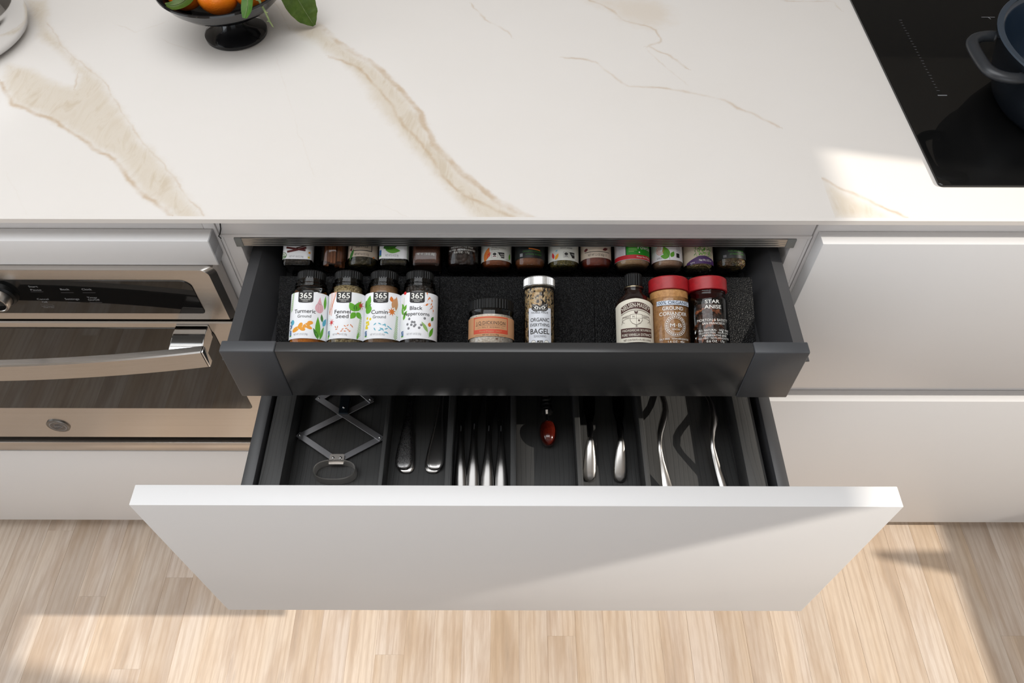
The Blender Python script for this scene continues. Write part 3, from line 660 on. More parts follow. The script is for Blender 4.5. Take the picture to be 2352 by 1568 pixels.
def leaf_obj(name, label, pts, width, m, group=None, stem=None, fold=.25, wav=.0):
    """pts: centre line from base to tip; width: list"""
    t = thing(name, label, 'leaf', pts[0], (0, 0, 0), group)
    P = [Vector(p) - Vector(pts[0]) for p in pts]; bm = bmesh.new(); rows = []
    n = 22
    def interp(f):
        k = f * (len(P) - 1); i = min(int(k), len(P) - 2); q = k - i; p0 = P[max(i - 1, 0)]; p1 = P[i]; p2 = P[i + 1]; p3 = P[min(i + 2, len(P) - 1)]
        return .5 * (2 * p1 + (p2 - p0) * q + (2 * p0 - 5 * p1 + 4 * p2 - p3) * q * q + (3 * p1 - p0 - 3 * p2 + p3) * q ** 3)
    for i in range(n + 1):
        f = i / n; c = interp(f); tg = (interp(min(1, f + .05)) - interp(max(0, f - .05))).normalized()
        side = tg.cross(Vector((0, -.55, .83))).normalized(); up = side.cross(tg).normalized()
        k = f * (len(width) - 1); j = min(int(k), len(width) - 2); q_ = k - j; w0 = width[max(j - 1, 0)]; w1_ = width[j]; w2 = width[j + 1]; w3 = width[min(j + 2, len(width) - 1)]
        w = max(.0006, .5 * (2 * w1_ + (w2 - w0) * q_ + (2 * w0 - 5 * w1_ + 4 * w2 - w3) * q_ * q_ + (3 * w1_ - w0 - 3 * w2 + w3) * q_ ** 3))
        rows.append([c + side * (w * q) + up * (fold * w * abs(q) + wav * w * math.sin(i * 1.7) * abs(q)) for q in (-1, -.5, 0, .5, 1)])
    vs = [[bm.verts.new(p) for p in r] for r in rows]
    for A, B in zip(vs, vs[1:]):
        for k in range(4): bm.faces.new((A[k], A[k + 1], B[k + 1], B[k]))
    bmesh.ops.solidify(bm, geom=bm.faces[:], thickness=.0005)
    obj('blade', bm, m, t, 60)
    vb = bmesh.new(); add_tube(vb, [interp(i / 8) + Vector((0, -.0003, .0004)) for i in range(9)], [.0007 * (1 - .7 * i / 8) for i in range(9)], 6); obj('midrib', vb, STEM, t, 60)
leaf_obj('leaf', 'small pale green leaf lying over the left rim of the black bowl', [(-.517, .392, CT + .094), (-.500, .373, CT + .089), (-.484, .356, CT + .0825)], [.003, .009, .001], LEAF, 'mandarin leaves')
leaf_obj('leaf', 'dark green leaf tucked between the left and middle mandarins in the black bowl', [(-.452, .372, CT + .093), (-.4545, .348, CT + .0835), (-.470, .334, CT + .0800), (-.484, .337, CT + .081)], [.004, .010, .0075, .001], LEAF, 'mandarin leaves')
leaf_obj('leaf', 'bright green narrow leaf hanging over the right rim of the black bowl', [(-.3660, .366, CT + .105), (-.3650, .337, CT + .0965), (-.3660, .316, CT + .0845), (-.3680, .304, CT + .0790)], [.004, .0072, .0075, .003], LEAFL, 'mandarin leaves')
leaf_obj('leaf', 'large green leaf standing beyond the right side of the black bowl with a torn tip', [(-.338, .392, CT + .110), (-.3240, .404, CT + .062), (-.3130, .4080, CT + .026), (-.3050, .4085, CT + .005)], [.004, .0215, .0180, .0025], LEAF, 'mandarin leaves', wav=.12)
sb = bmesh.new(); add_tube(sb, [(-.362, .348, CT + .100), (-.3535, .338, CT + .0855), (-.3478, .334, CT + .0700), (-.3440, .329, CT + .0600), (-.3400, .3265, CT + .0525)], [.0022, .0019, .0015, .0013, .0008], 8)
for (x, y, z, dx) in ((-.3535, .338, .0855, -.004), (-.3478, .334, .0700, .004), (-.3440, .329, .0600, -.003)): add_tube(sb, [(x, y, CT + z), (x + dx, y - .002, CT + z + .001)], [.0012, .0004], 6)
bpy.context.view_layer.update()
st_ = obj('stalk', sb, STEM, right_mandarin, 60); st_.matrix_parent_inverse = right_mandarin.matrix_world.inverted(); st_['label'] = 'pale green stalk hanging over the bowl rim'

# ------------------------------------------------------------------ spice drawer: tray inserts
TH = R(24); TY0, TZ0 = -.1425, .8046
def tz(y): return TZ0 + math.tan(TH) * (y - TY0)
step_y = -.0180; Y2 = .0; Z2 = .8176 - math.tan(TH) * .0159
for i, (a, b) in enumerate(((-.3005, -.0968), (-.0962, .0992), (.0998, .3010))):
    yb = .155; prof = [(TY0, .8042), (yb, .8042), (yb, Z2 + math.tan(TH) * (yb - Y2)), (Y2 + .003, Z2 + math.tan(TH) * .003), (Y2, Z2 + .0012), (step_y + .007, Z2 + .0012), (step_y + .002, tz(step_y) - .004), (step_y, tz(step_y) - .0008), (step_y - .003, tz(step_y - .003)), (TY0, TZ0 + .0002)]
    tag(obj('spice_tray', add_prism(bmesh.new(), prof, 'x', a, b), PEBBLE, None, 30), ('black pebbled spice tray under the four white-labelled jars at left', 'black pebbled spice tray in the middle, under the salt jar', 'black pebbled spice tray at right, under the two red-lidded jars')[i], 'tray', 'spice tray inserts')

# ------------------------------------------------------------------ jars
ALIGN = (TH - math.pi / 2, 0, 0)
def jar_root(label, x, y0, z0, r, cat='jar', name='spice_jar', group=None, roll=0):
    o = thing(name, label, cat, (x, y0 - r * math.sin(TH), z0 + r * math.cos(TH)), ALIGN, group)
    if roll:
        o.rotation_euler = (Matrix.Rotation(ALIGN[0], 3, 'X') @ Matrix.Rotation(R(roll), 3, 'Z')).to_euler()
    return o
def glass_prof(r, s0, s1, neck, n0):
    return [(0, s0 + .0015), (r * .55, s0 + .001), (r - .004, s0), (r - .0012, s0 + .0012), (r, s0 + .004), (r, s1 - .003), (r - .0008, s1), (neck + .0015, s1 + .0035), (neck, s1 + .005)] + n0
def lid(parent, m, r, z0, z1, ridges=0, name='lid'):
    bm = bmesh.new(); seg = ridges * 4 if ridges else 48
    add_lathe(bm, [(r - .002, z0), (r, z0 + .0006), (r, z1 - .0015), (r - .0015, z1), (r - .004, z1 - .0002), (0, z1 - .0002)], seg)
    if ridges:
        for v in bm.verts:
            q = math.hypot(v.co.x, v.co.y)
            if abs(q - r) < 1e-5:
                k = int(round(math.atan2(v.co.x, -v.co.y) / (2 * math.pi) * seg)) % 4
                if k in (2, 3): v.co.x *= (r - .0006) / r; v.co.y *= (r - .0006) / r
    return obj(name, bm, m, parent, 25)
def cyl_fn(r):
    def f(u, v, l): a = u / r; q = r + .00012 + l; return Vector((q * math.sin(a), -q * math.cos(a), v))
    return f
def label_patch(parent, m, r, v0, v1, ang=105, name='label', lab=None):
    bm = bmesh.new(); n = 36; q = r + .00012
    rows = [[bm.verts.new((q * math.sin(R(-ang + 2 * ang * i / n)), -q * math.cos(R(-ang + 2 * ang * i / n)), v)) for i in range(n + 1)] for v in (v0, v1)]
    for i in range(n): bm.faces.new((rows[0][i], rows[0][i + 1], rows[1][i + 1], rows[1][i]))
    o = obj(name, bm, m, parent, 60)
    if lab: o['label'] = lab
    return o
def contents(parent, m, r, z0, z1, name='contents', top=None):
    bm = bmesh.new(); add_lathe(bm, [(0, z0), (r * .7, z0), (r - .003, z0 + .0006), (r, z0 + .004), (r, z1 - .002), ((top or r) , z1), (0, z1)], 40)
    return obj(name, bm, m, parent, 50)

# --- four white-labelled jars with black caps
JY, JZ = -.127, .812
def white_jar(x, label, cmat, art, fill=.0885):
    r = .0227; t = jar_root(label, x, JY, JZ, r, group='white-labelled spice jars in the front row')
    bm = bmesh.new(); add_lathe(bm, glass_prof(r, .006, .0885, .0188, [(.0185, .0940), (.0197, .0947), (.0197, .0960), (.0183, .0967), (.0180, .0985), (.0190, .0991), (.0190, .1003), (.0172, .1010), (.0168, .106)]), 48); obj('glass', bm, GLASS, t, 50)
    contents(t, cmat, r - .0013, .0076, min(fill, .0865), top=.0172)
    if fill > .085:
        bm = bmesh.new(); add_lathe(bm, [(.0172, .0862), (.0172, .0950), (0, .0950)], 32); obj('contents', bm, cmat, t, 50)
    lid(t, BLACK, .0172, .1040, .1150, 36)
    lb = label_patch(t, PAPER, r, .0275, .0850, 112)
    p = Print(); V = 27.5
    p.poly('black', [(-9.2, V + 57.5), (-9.2, V + 46), (-8, V + 44.6), (-4, V + 43.9), (0, V + 43.7), (4, V + 43.9), (8, V + 44.6), (9.2, V + 46), (9.2, V + 57.5)], 2)
    p.text('white', '365', 0, V + 49.4, 7.0, .035, 14.6, 3); p.text('white', 'WHOLE FOODS', 0, V + 47.1, 1.15, .02, 11.5, 3); p.text('white', 'MARKET', 0, V + 45.2, 1.15, .02, 6.6, 3)
    p.rect('blue', -22.5, V + 4.5, -17.8, V + 10.5, 1); p.rect('green', -22.5, V + 3.2, -17.8, V + 4.6, 1); p.line('white', [(-21.8, V + 6.2), (-20.6, V + 5.6), (-18.8, V + 9.4)], .5, 2); p.rect('paleblue', -20.5, V + 8.6, -18.2, V + 9.0, 2)
    art(p, V)
    p.build(lb, cyl_fn(r), 2.0, 42)
    return t
def art_turmeric(p, V):
    p.text('dark', 'Turmeric', -.5, V + 31.2, 5.0, .028, 26.8); p.text('dark', 'Ground', -.5, V + 25.6, 3.7, .008, 16.6)
    p.text('grey', 'NET WT 1.9 OZ (54g)', -4, V + 4.0, 2.4, .0, 18)
    p.sprig('ltgreen', -21.5, V + 33, 24, 82, 10, 5.5, .9)
    p.ell('pink', 17.5, V + 38.5, 5.6, 6.2, 0, 1); p.poly('pink', [(14.2, V + 43.2), (20.8, V + 43.2), (17.6, V + 52.5)], 1)
    for i, k in enumerate((-2.8, 0, 2.8)): p.line('white', [(17.5 + k, V + 33.4), (17.5 + k * 1.25, V + 38.5), (17.5 + k * .35, V + 45)], .22, 2)
    p.leaf('green', 17.5, V - .2, 28, 7, 93); p.leaf('dkgreen', 18, V, 15, 4.2, 118); p.leaf('green', 20, V, 18, 4.5, 72); p.leaf('dkgreen', 22.5, V + 22, 10, 4, 100)
    p.leaf('green', 25.5, V + 38, 18, 5, 88); p.leaf('teal', 23.8, V + 17, 12, 6, 62)
    for a, b, c, d, q in ((-10.5, 11.2, 5.6, 2.9, 24), (-4.6, 15.2, 4.4, 2.7, 62), (-1.5, 11.3, 3.6, 2.2, -14), (3.2, 16.0, 5.2, 2.6, 30), (7.2, 19.3, 3.4, 2.3, 0), (5.8, 13.6, 4.2, 2.0, -22)): p.ell('orange', a, V + b, c, d, q, 1)
    p.line('white', [(-8.0, V + 13), (-6.2, V + 11)], .4, 2); p.line('white', [(1.3, V + 17.6), (3.5, V + 15.2)], .4, 2)
    p.ell('teal', -16.8, V + 20.2, 3.4, 3.4, 0, 1); p.leaf('blue', -17.5, V + 18, 6, 3, 250)
    for a, b in ((-20.2, 21), (-21.5, 17), (-20, 13.5), (-22.6, 11.8)): p.ell('navy', a, V + b, 1.2, 1.2, 0, 1, 12)
def art_fennel(p, V):
    p.text('dark', 'Fennel', -1, V + 30.8, 4.8, .028, 20); p.text('dark', 'Seed', -1, V + 25.0, 4.8, .028, 15.5)
    p.text('grey', 'NET WT 1.06 OZ (30g)', -3, V + 4.0, 2.4, .0, 18)
    for k in range(4): p.line('dkorange', [(-22 + 2 * k, V + 32 - k), (-19.5 + 1.6 * k, V + 42), (-17.5 + 1.9 * k, V + 50), (-18.5 + 2.9 * k, V + 58)], .55)
    p.line('dkorange', [(-21, V + 33), (-16, V + 40), (-12, V + 51), (-10.5, V + 58)], .5); p.line('dkorange', [(-21.5, V + 31), (-22.5, V + 45)], .4)
    p.leaf('green', 14.5, V + 34, 13, 8.5, 125); p.leaf('green', 15, V + 34.5, 15, 8.5, 62); p.leaf('green', 15, V + 33, 10.5, 7, 235); p.leaf('green', 16, V + 33, 10.5, 7.5, 322); p.leaf('dkgreen', 15, V + 35, 8, 5, 95)
    p.star('red', -15.5, V + 20.5, 1.5, 5.4, 8, 10); p.star('red', 22.4, V + 43, 1.8, 7, 8, 0)
    for a, b, q in ((-8, 15.5, 300), (-5, 12.5, 75), (-7.5, 11, 10), (3, 16, 330), (6.5, 15, 45), (10.5, 18, 305), (4.5, 12, 10), (.5, 10.5, 30), (7, 11.2, 335), (-4.5, 6.8, 330), (8.8, 8.4, 25), (-1, 8.4, 20), (12.4, 16.5, 300), (3, 9.2, 350)): p.leaf('dkorange', a - 1.4, V + b, 3.4, 1.1, q)
    p.sprig('ltgreen', 20.5, V + 2, 26, 84, 11, 5.6, .8); p.leaf('green', 18.5, V, 10, 3, 75); p.leaf('green', -22, V, 9, 3, 70)
def art_cumin(p, V):
    p.text('dark', 'Cumin', -1, V + 30.4, 5.0, .028, 20.5); p.text('dark', 'Ground', -1, V + 24.9, 3.7, .008, 16)
    p.text('grey', 'NET WT 2.12 OZ (60g)', -2.5, V + 4.0, 2.4, .0, 18)
    p.ell('green', -17, V + 37, 6, 5.4, 0, 1); p.leaf('green', -19, V + 40, 15, 8.5, 70); p.leaf('green', -20, V + 38, 12, 6, 110); p.leaf('dkgreen', -19.5, V + 37, 10, 3, 40); p.ell('green', -22, V + 44, 4, 5, 0, 1)
    p.star('dkorange', 14.5, V + 33.8, 2.4, 5.8, 8, 14); p.leaf('tan', 15, V + 38, 14, 6, 75); p.leaf('tan', 20, V + 36, 18, 6, 88); p.leaf('dkorange', 14, V + 46, 7, 5, 100)
    for a, b in ((-17.8, 26), (-19, 21), (-16, 21), (-18.6, 17), (-15.4, 18.4), (-20, 14.6), (-17.4, 14), (-12.6, 24.4)): p.ell('yellow', a, V + b, 1.7, 1.7, 0, 1, 12)
    for a, b, q in ((-3, 19, 215), (-1, 19, 335), (7, 18.8, 285), (4, 16.6, 5), (9.6, 15.8, 332), (-6, 13.5, 300), (1, 13, 335), (7, 11.4, 20), (3.8, 13, 300), (-.5, 9.4, 20), (8.4, 8.8, 320), (10.6, 7.2, 170), (12.4, 14, 330)): p.leaf('teal', a - 1, V + b, 4.8, 1.4, q)
    p.sprig('ltgreen', 20.5, V - 1, 30, 86, 12, 5.6, .9)
def art_pepper(p, V):
    p.text('dark', 'Black', -1, V + 35.4, 4.7, .028, 15.5); p.text('dark', 'Peppercorns', -.6, V + 28.6, 4.5, .028, 33)
    p.text('grey', 'NET WT 1.8 OZ (50g)', -3, V + 4.6, 2.4, .0, 18)
    for k, (a, q) in enumerate(((44, 125), (41, 60), (37, 130), (34, 50), (30, 70))): p.leaf('green', -18 - .2 * k, V + a - 6, 9, 4.4, q)
    p.line('green', [(-18, V + 52), (-19.5, V + 30)], .4); p.ell('red', -16.8, V + 57.4, 2.4, 2.0, 0, 1); p.leaf('green', -21.5, V + 33, 9, 4, 95)
    for a, b, q in ((12.5, 55, 100), (17, 50.5, 145), (13.5, 48.6, 60), (19.6, 47, 95), (14, 43.6, 200), (17.6, 42.6, 60), (10.2, 41.6, 10), (17.2, 38, 40), (20.4, 40, 100), (21.5, 35, 80)): p.leaf('dkorange', a, V + b, 3.2, 1.7, q); p.line('dkorange', [(a, V + b), (a - 2.4 * math.cos(R(q)), V + b - 2.4 * math.sin(R(q)))], .3)
    for a, b in ((-9.2, 24.4), (9.8, 25.2), (-5.4, 20.4), (-2.6, 20), (-11.5, 18), (-6.2, 17), (-1.4, 16.8), (-2.6, 15.2), (5.8, 16.8), (-9.8, 12.8), (3.4, 13.2)): p.ell('midgrey', a, V + b, 1.55, 1.55, 0, 1, 12); p.ell('grey', a - .3, V + b + .3, .8, .8, 0, 2, 8)
    p.line('ltgreen', [(16, V + 2), (14, V + 10), (6, V + 20)], .4); p.leaf('ltgreen', 14.5, V + 8.5, 15, 4.2, 124); p.leaf('green', 16.5, V + 3, 14, 5, 66); p.leaf('dkorange', 16, V + 15.4, 5.8, 4.6, 80); p.leaf('dkgreen', 19, V + 23, 7, 4, 60)
white_jar(-.2535, 'white-labelled jar of ground turmeric with black cap, leftmost in the front row', mat('turmeric_powder', build=powder(srgb(196, 108, 10), srgb(222, 136, 22)), rough=.8), art_turmeric, .0835)
white_jar(-.2075, 'white-labelled jar of fennel seed with black cap, between turmeric and cumin', mat('fennel_seed', build=seeds([srgb(150, 128, 88), srgb(190, 170, 126), srgb(120, 100, 66)], 420, (1, .4, 1))), art_fennel)
white_jar(-.1630, 'white-labelled jar of ground cumin with black cap, between fennel and peppercorns', mat('cumin_powder', build=powder(srgb(118, 84, 50), srgb(146, 108, 68))), art_cumin)
white_jar(-.1190, 'white-labelled jar of black peppercorns with black cap, right of the cumin', mat('peppercorns', build=seeds([srgb(34, 26, 22), srgb(60, 48, 40), srgb(22, 18, 16)], 260)), art_pepper)

# --- short wide salt jar
r = .0277; t = jar_root('short wide jar of flaky salt with a kraft label and black lid', -.0299, JY, JZ, r, name='salt_jar')
bm = bmesh.new(); add_lathe(bm, glass_prof(r, .004, .0590, .0262, [(.0258, .0640), (.0258, .070)]), 48); obj('glass', bm, GLASS, t, 50)
def b_salt(nt, b):
    v = N(nt, 'ShaderNodeTexVoronoi'); v.inputs['Scale'].default_value = 380; L(nt, coords(nt), v.inputs['Vector']); sx = N(nt, 'ShaderNodeSeparateColor'); L(nt, v.outputs['Color'], sx.inputs[0])
    L(nt, ramp(nt, sx.outputs[0], [(0, srgb(236, 226, 214)), (.55, srgb(214, 198, 182)), (.9, srgb(240, 232, 224)), (.97, srgb(150, 110, 90))]), b.inputs['Base Color']); bump(nt, b, v.outputs['Distance'], .5, .002)
contents(t, mat('flaky_salt', build=b_salt, rough=.5), r - .0013, .0055, .0560)
lid(t, BLACK, .0272, .0630, .0765, 44)
kl = flat('kraft_paper', (200, 148, 106), .6)
lb = label_patch(t, kl, r, .0285, .0530, 100, lab='kraft paper label with red frame')
p = Print(); V = 28.5
for b in ((-22.5, 4.2, -21.3, 23.6), (21.3, 4.2, 22.5, 23.6), (-22.5, 22.3, 22.5, 23.6)): p.rect('rust', b[0], V + b[1], b[2], V + b[3])
p.rect('rust', -22.5, V + 3.4, 22.5, V + 8.4); p.text('dark', 'J.Q.DICKINSON', 0, V + 14.2, 4.2, .0, 37, spacing=1.1); p.text('dark', 'SALT WORKS', 0, V + 10.0, 1.5, 0, 21, spacing=1.4); p.text('tan', 'Ramp Pepper  SALT', 0, V + 5.0, 2.0, 0, 27, 3)
p.rect('dark', -19, V + 12.8, 19, V + 13.05); p.rect('dark', -16.5, V + 10.4, -12, V + 10.6); p.rect('dark', 12, V + 10.4, 16.5, V + 10.6); p.text('dark', 'NET WT  3.3 oz (94g)', 0, V + .9, 1.6, 0, 20)
p.rect('dark', -20, V + 1.4, -11.5, V + 1.6); p.rect('dark', 11.5, V + 1.4, 20, V + 1.6)
p.build(lb, cyl_fn(r), 2.0, 46)

# --- tall jar of bagel seasoning, square shoulders, silver lid
r = .0192; t = jar_root('tall clear jar of speckled bagel seasoning with a ridged silver lid', .0291, JY, JZ, r + .0012)
bm = bmesh.new(); add_lathe(bm, [(0, .0055), (r - .003, .005), (r - .0006, .0062), (r, .009), (r, .0815), (r - .0012, .0855), (r - .0006, .0885), (r, .0905), (r - .0004, .0940), (.0178, .0955), (.0178, .1)], 48); obj('glass', bm, GLASS, t, 50)
def b_bagel(nt, b):
    v = N(nt, 'ShaderNodeTexVoronoi'); v.inputs['Scale'].default_value = 470; L(nt, coords(nt, (1, 1, .75)), v.inputs['Vector']); sx = N(nt, 'ShaderNodeSeparateColor'); L(nt, v.outputs['Color'], sx.inputs[0])
    L(nt, ramp(nt, sx.outputs[0], [(0, srgb(226, 196, 148)), (.35, srgb(206, 168, 118)), (.6, srgb(236, 214, 176)), (.74, srgb(44, 40, 40)), (.9, srgb(70, 60, 54)), (.97, srgb(214, 180, 130))]), b.inputs['Base Color']); bump(nt, b, math_(nt, 'MULTIPLY', v.outputs['Distance'], -1), .8, .003)
contents(t, mat('bagel_seasoning', build=b_bagel), r - .0012, .0065, .0930)
lid(t, SILVER, .0196, .0958, .1085, 60)
bm = bmesh.new(); add_tube(bm, [(.0199 * math.sin(a), -.0199 * math.cos(a), .0972) for a in (2 * math.pi * i / 48 for i in range(49))], .0005, 6, False); obj('lid_bead', bm, SILVER, t, 60)
lb = label_patch(t, flat('pale_grey_label', (222, 226, 234), .45), r, .010, .0675, 44, lab='pale grey label with black lettering')
p = Print()
p.text('dark', 'NOBLE MADE', 0, 60.2, 2.5, .03, 21); p.text('dark', 'ORGANIC', 0, 50.2, 4.7, .035, 23.6); p.text('dark', 'EVERYTHING', 0, 44.2, 3.9, .03, 24); p.text('dark', 'BAGEL', 0, 35.0, 6.6, .04, 24); p.text('midgrey', 'SEASONING', 0, 30.6, 3.0, .005, 15)
for u in (-8, 8): p.ell('white', u, 24.2, 3.2, 3.2, 0, 1); p.ring('dark', u, 24.2, 2.75, 3.2, 2); p.bar('dark', u, 24.2, 4.2, .6, 0, 2)
p.rect('dark', -3.6, 22.4, 3.6, 26.6, 1); p.line('white', [(-2.6, 24.4), (-1.8, 23.2), (-.4, 26)], .5, 2); p.rect('white', .2, 24.8, 3, 25.2, 2); p.rect('white', .2, 23.8, 3, 24.2, 2)
# owl face
p.poly('dark', [(-11, 74.6), (-7.6, 71.4), (-3.4, 71.8), (0, 69.6), (3.4, 71.8), (7.6, 71.4), (11, 74.6), (9.8, 69), (10.6, 66.2), (8.2, 63.8), (4.5, 62.6), (0, 61.4 + 2.0), (-4.5, 62.6), (-8.2, 63.8), (-10.6, 66.2), (-9.8, 69)], 1)
for s in (-1, 1):
    p.ell('white', s * 4.3, 67.4, 2.5, 1.7, s * 18, 2, 16); p.ell('dark', s * 4.0, 67.3, 1.1, 1.2, 0, 3, 12); p.line('white', [(s * 1.0, 67.6), (s * 4.2, 70.0), (s * 9.2, 72.2)], .35, 2); p.line('white', [(s * 2, 64.6), (s * 5.6, 64.6), (s * 8.4, 66)], .3, 2); p.line('white', [(s * 7.2, 68.8), (s * 9.2, 70.8)], .3, 2)
p.leaf('white', 0, 68, 3.4, 1.4, 270, 2)
p.build(lb, cyl_fn(r), 2.0)

# --- dark bottle of vanilla extract
r = .0233; t = jar_root('dark brown bottle with a cream and brown vanilla label, left of the red-lidded jars', .1458, JY, JZ, r, cat='bottle', name='vanilla_bottle', roll=-4)
bm = bmesh.new(); add_lathe(bm, [(0, .005), (r - .004, .005), (r, .009), (r, .0742), (r - .0010, .0765), (.0190, .0820), (.0130, .0872), (.0108, .0905), (.0105, .094), (.0118, .0945), (.0118, .0957), (.0100, .0962), (.0100, .0985)], 48); obj('glass', bm, AMBER, t, 50)
lid(t, BLACK, .0110, .0975, .1140, 20, 'cap')
bm = bmesh.new(); add_lathe(bm, [(.0100, .0958), (.0122, .0960), (.0122, .0966), (.0100, .0968)], 40); obj('neck_ring', bm, mat('brass_ring', (.45, .36, .22), .3, 1), t, 40)
lb = empty('label', t); q = r + .00012
bm = bmesh.new(); n = 36; A = 78; rows = []
def van_r(v): return r if v < .0742 else r - (v - .0742) * .40
for f in (0, .5, .8, .86, .92, .96, 1.0):
    row = []
    for i in range(n + 1):
        a = R(-A + 2 * A * i / n); zt = .0665 + .0115 * max(0, math.cos(a)) ** .7 * (1 - .25 * abs(i / n - .5)); z = .0235 + (zt - .0235) * f; k = van_r(z) + .00025
        row.append(bm.verts.new((k * math.sin(a), -k * math.cos(a), z)))
    rows.append(row)
for A_, B_ in zip(rows, rows[1:]):
    for i in range(n): bm.faces.new((A_[i], A_[i + 1], B_[i + 1], B_[i]))
obj('paper', bm, flat('cream_label', (226, 220, 204), .5), lb, 60)
p = Print()
arcv = lambda u: 66.2 + 7.5 * math.cos(u / 17)
up = [(u, 64.0 + 9.0 * math.cos(u / 15.5)) for u in range(-19, 20, 2)]; dn = [(u, 56.6 + 8.0 * math.cos(u / 15.5)) for u in range(19, -20, -2)]
band = up + dn; nb = len(up)
for k in range(nb - 1): p.poly('brown', [band[k], band[k + 1], band[2 * nb - 2 - k], band[2 * nb - 1 - k]], 1)
p.text('cream', 'NIELSEN-MASSEY', 0, 66.6, 5.4, .02, 33, 2, arch=27)
p.line('brown', [(u, 54.9 + 8.0 * math.cos(u / 15.5)) for u in range(-19, 20, 2)], .45, 1)
p.rect('brown', -20, 29.6, 20, 41.0, 1); p.text('cream', '·MADAGASCAR BOURBON', .5, 36.6, 2.9, .015, 37, 2); p.text('cream', 'PURE VANILLA EXTRACT', .5, 31.0, 3.2, .02, 37, 2)
p.text('brown', 'NET CONTENTS 4 FL OZ (118 ml)', 1, 25.2, 2.3, .0, 34, 2)
p.poly('cream', [(-7, 57), (-7, 50), (-4.5, 46.6), (0, 44.6), (4.5, 46.6), (7, 50), (7, 57), (0, 58)], 1); p.line('brown', [(-7, 57), (-7, 50), (-4.5, 46.6), (0, 44.6), (4.5, 46.6), (7, 50), (7, 57), (0, 58), (-7, 57)], .35, 2)
p.line('brown', [(0, 57.6), (0, 44.6)], .25, 2); p.line('brown', [(-7, 52.4), (7, 52.4)], .25, 2); p.text('brown', 'M', -3.2, 53.4, 2.6, .02, None, 2); p.ell('brown', 3, 50, 1.0, 1.2, 0, 2, 10); p.line('brown', [(3, 49), (3, 47.4)], .3, 2)
p.text('brown', 'FINEST', -12.5, 53.6, 1.7, 0, 8.5, 2); p.text('brown', 'QUALITY', 12.5, 53.6, 1.7, 0, 8.5, 2)
for s in (-1, 1): p.line('brown', [(s * 7.6, 56.4), (s * 13, 55.8), (s * 17, 54.0), (s * 17.4, 49), (s * 14, 47.4)], .3, 2); p.line('brown', [(s * 7.6, 53), (s * 12, 52.6), (s * 16, 51.2), (s * 18.6, 46)], .3, 2)
p.leaf('brown', 0, 58.4, 4, 2, 60, 2); p.leaf('brown', 0, 58.4, 4, 2, 120, 2); p.line('brown', [(0, 44.4), (0, 41.8)], .4, 2); p.line('brown', [(-1.4, 43), (1.4, 43)], .35, 2)
def van_fn(u, v, l):
    a = u / r; k = van_r(v) + .00040 + l * 2.5; return Vector((k * math.sin(a), -k * math.cos(a), v))
p.build(lb, van_fn, 2.0, 24)

# --- two clear jars with red lids and white print on the glass
def red_jar(x, label, fill_fn, art, roll=0):
    r = .0243; t = jar_root(label, x, JY, JZ, r, group='red-lidded jars in the front row', roll=roll)
    bm = bmesh.new(); add_lathe(bm, [(0, .0065), (r * .5, .006), (r - .004, .005), (r - .001, .0064), (r, .0095), (r, .0770), (r - .0012, .0800), (.0212, .0833), (.0206, .0850), (.0206, .0868), (.0218, .0874), (.0218, .0886), (.0206, .0892), (.0206, .094)], 48); gl = obj('glass', bm, GLASS, t, 50)
    fill_fn(t, r)
    lid(t, REDLID, .0243, .0895, .1065, 0)
    p = Print(); art(p); p.build(gl, cyl_fn(r), 2.0, 37)
    return t
def fill_cor(t, r): contents(t, mat('ground_coriander', build=powder(srgb(168, 118, 66), srgb(194, 144, 88), 260)), r - .0013, .0072, .0905, top=.0195)
def art_cor(p):
    p.poly('paleblue', [(-19.5, 69), (26, 69), (26, 74.5), (-19.5, 74.5)], 1); p.text('navy', '100% ORGANIC', 2, 69.9, 4.2, .03, 42, 2)
    p.text('white', 'GROUND', 1, 62.6, 4.4, .02, 26); p.text('white', 'CORIANDER', 1.5, 56.0, 4.4, .02, 35)
    p.ring('white', 3.5, 43.2, 12.6, 13.1, 2); p.ring('white', 3.5, 43.2, 9.0, 9.4, 2); p.text('white', 'M·B', 3.5, 41.4, 4.8, .03, 14.5); p.text('white', 'SPICES', 3.5, 37.8, 1.9, .01, 9.5)
    for i in range(26):
        a = 2 * math.pi * i / 26; p.bar('white', 3.5 + 11 * math.cos(a), 43.2 + 11 * math.sin(a), 1.3, 1.7, math.degrees(a), 2)
    p.text('white', 'SALT FREE ◆ NON-IRRADIATED'.replace('◆', '·'), 2, 26.2, 2.0, .015, 38); p.text('white', '1.6 OZ · 45g', 3.5, 22.6, 2.5, .02, 20)
STAR = mat('star_anise_pods', rough=.5, build=powder(srgb(116, 58, 30), srgb(168, 96, 54), 300, .4))
def fill_star(t, r):
    rr = random.Random(3)
    for i in range(16):
        bm = bmesh.new(); rad = .0098
        for k in range(8):
            a = 2 * math.pi * k / 8; l = rad * rr.uniform(.75, 1.05)
            add_sections(bm, [[(math.cos(a) * q + -math.sin(a) * w, math.sin(a) * q + math.cos(a) * w, z) for w, z in ((-h, 0), (0, -h * .9), (h, 0), (0, h * .7))] for q, h in ((.0012, .0012), (l * .55, .0026), (l, .0004))])
        lay, j = divmod(i, 4); a = j * math.pi / 2 + lay * .7
        o = obj('star_anise', bm, STAR, t, 30); o.location = (math.sin(a) * (r - .0125), -math.cos(a) * (r - .0125), .0175 + lay * .0165)
        o.rotation_euler = (R(60) + rr.uniform(-.5, .5), rr.uniform(-.4, .4), a)
    contents(t, mat('anise_bits', build=seeds([srgb(40, 20, 12), srgb(78, 42, 24), srgb(26, 14, 10)], 220)), r - .0105, .0075, .074, 'broken_pods')
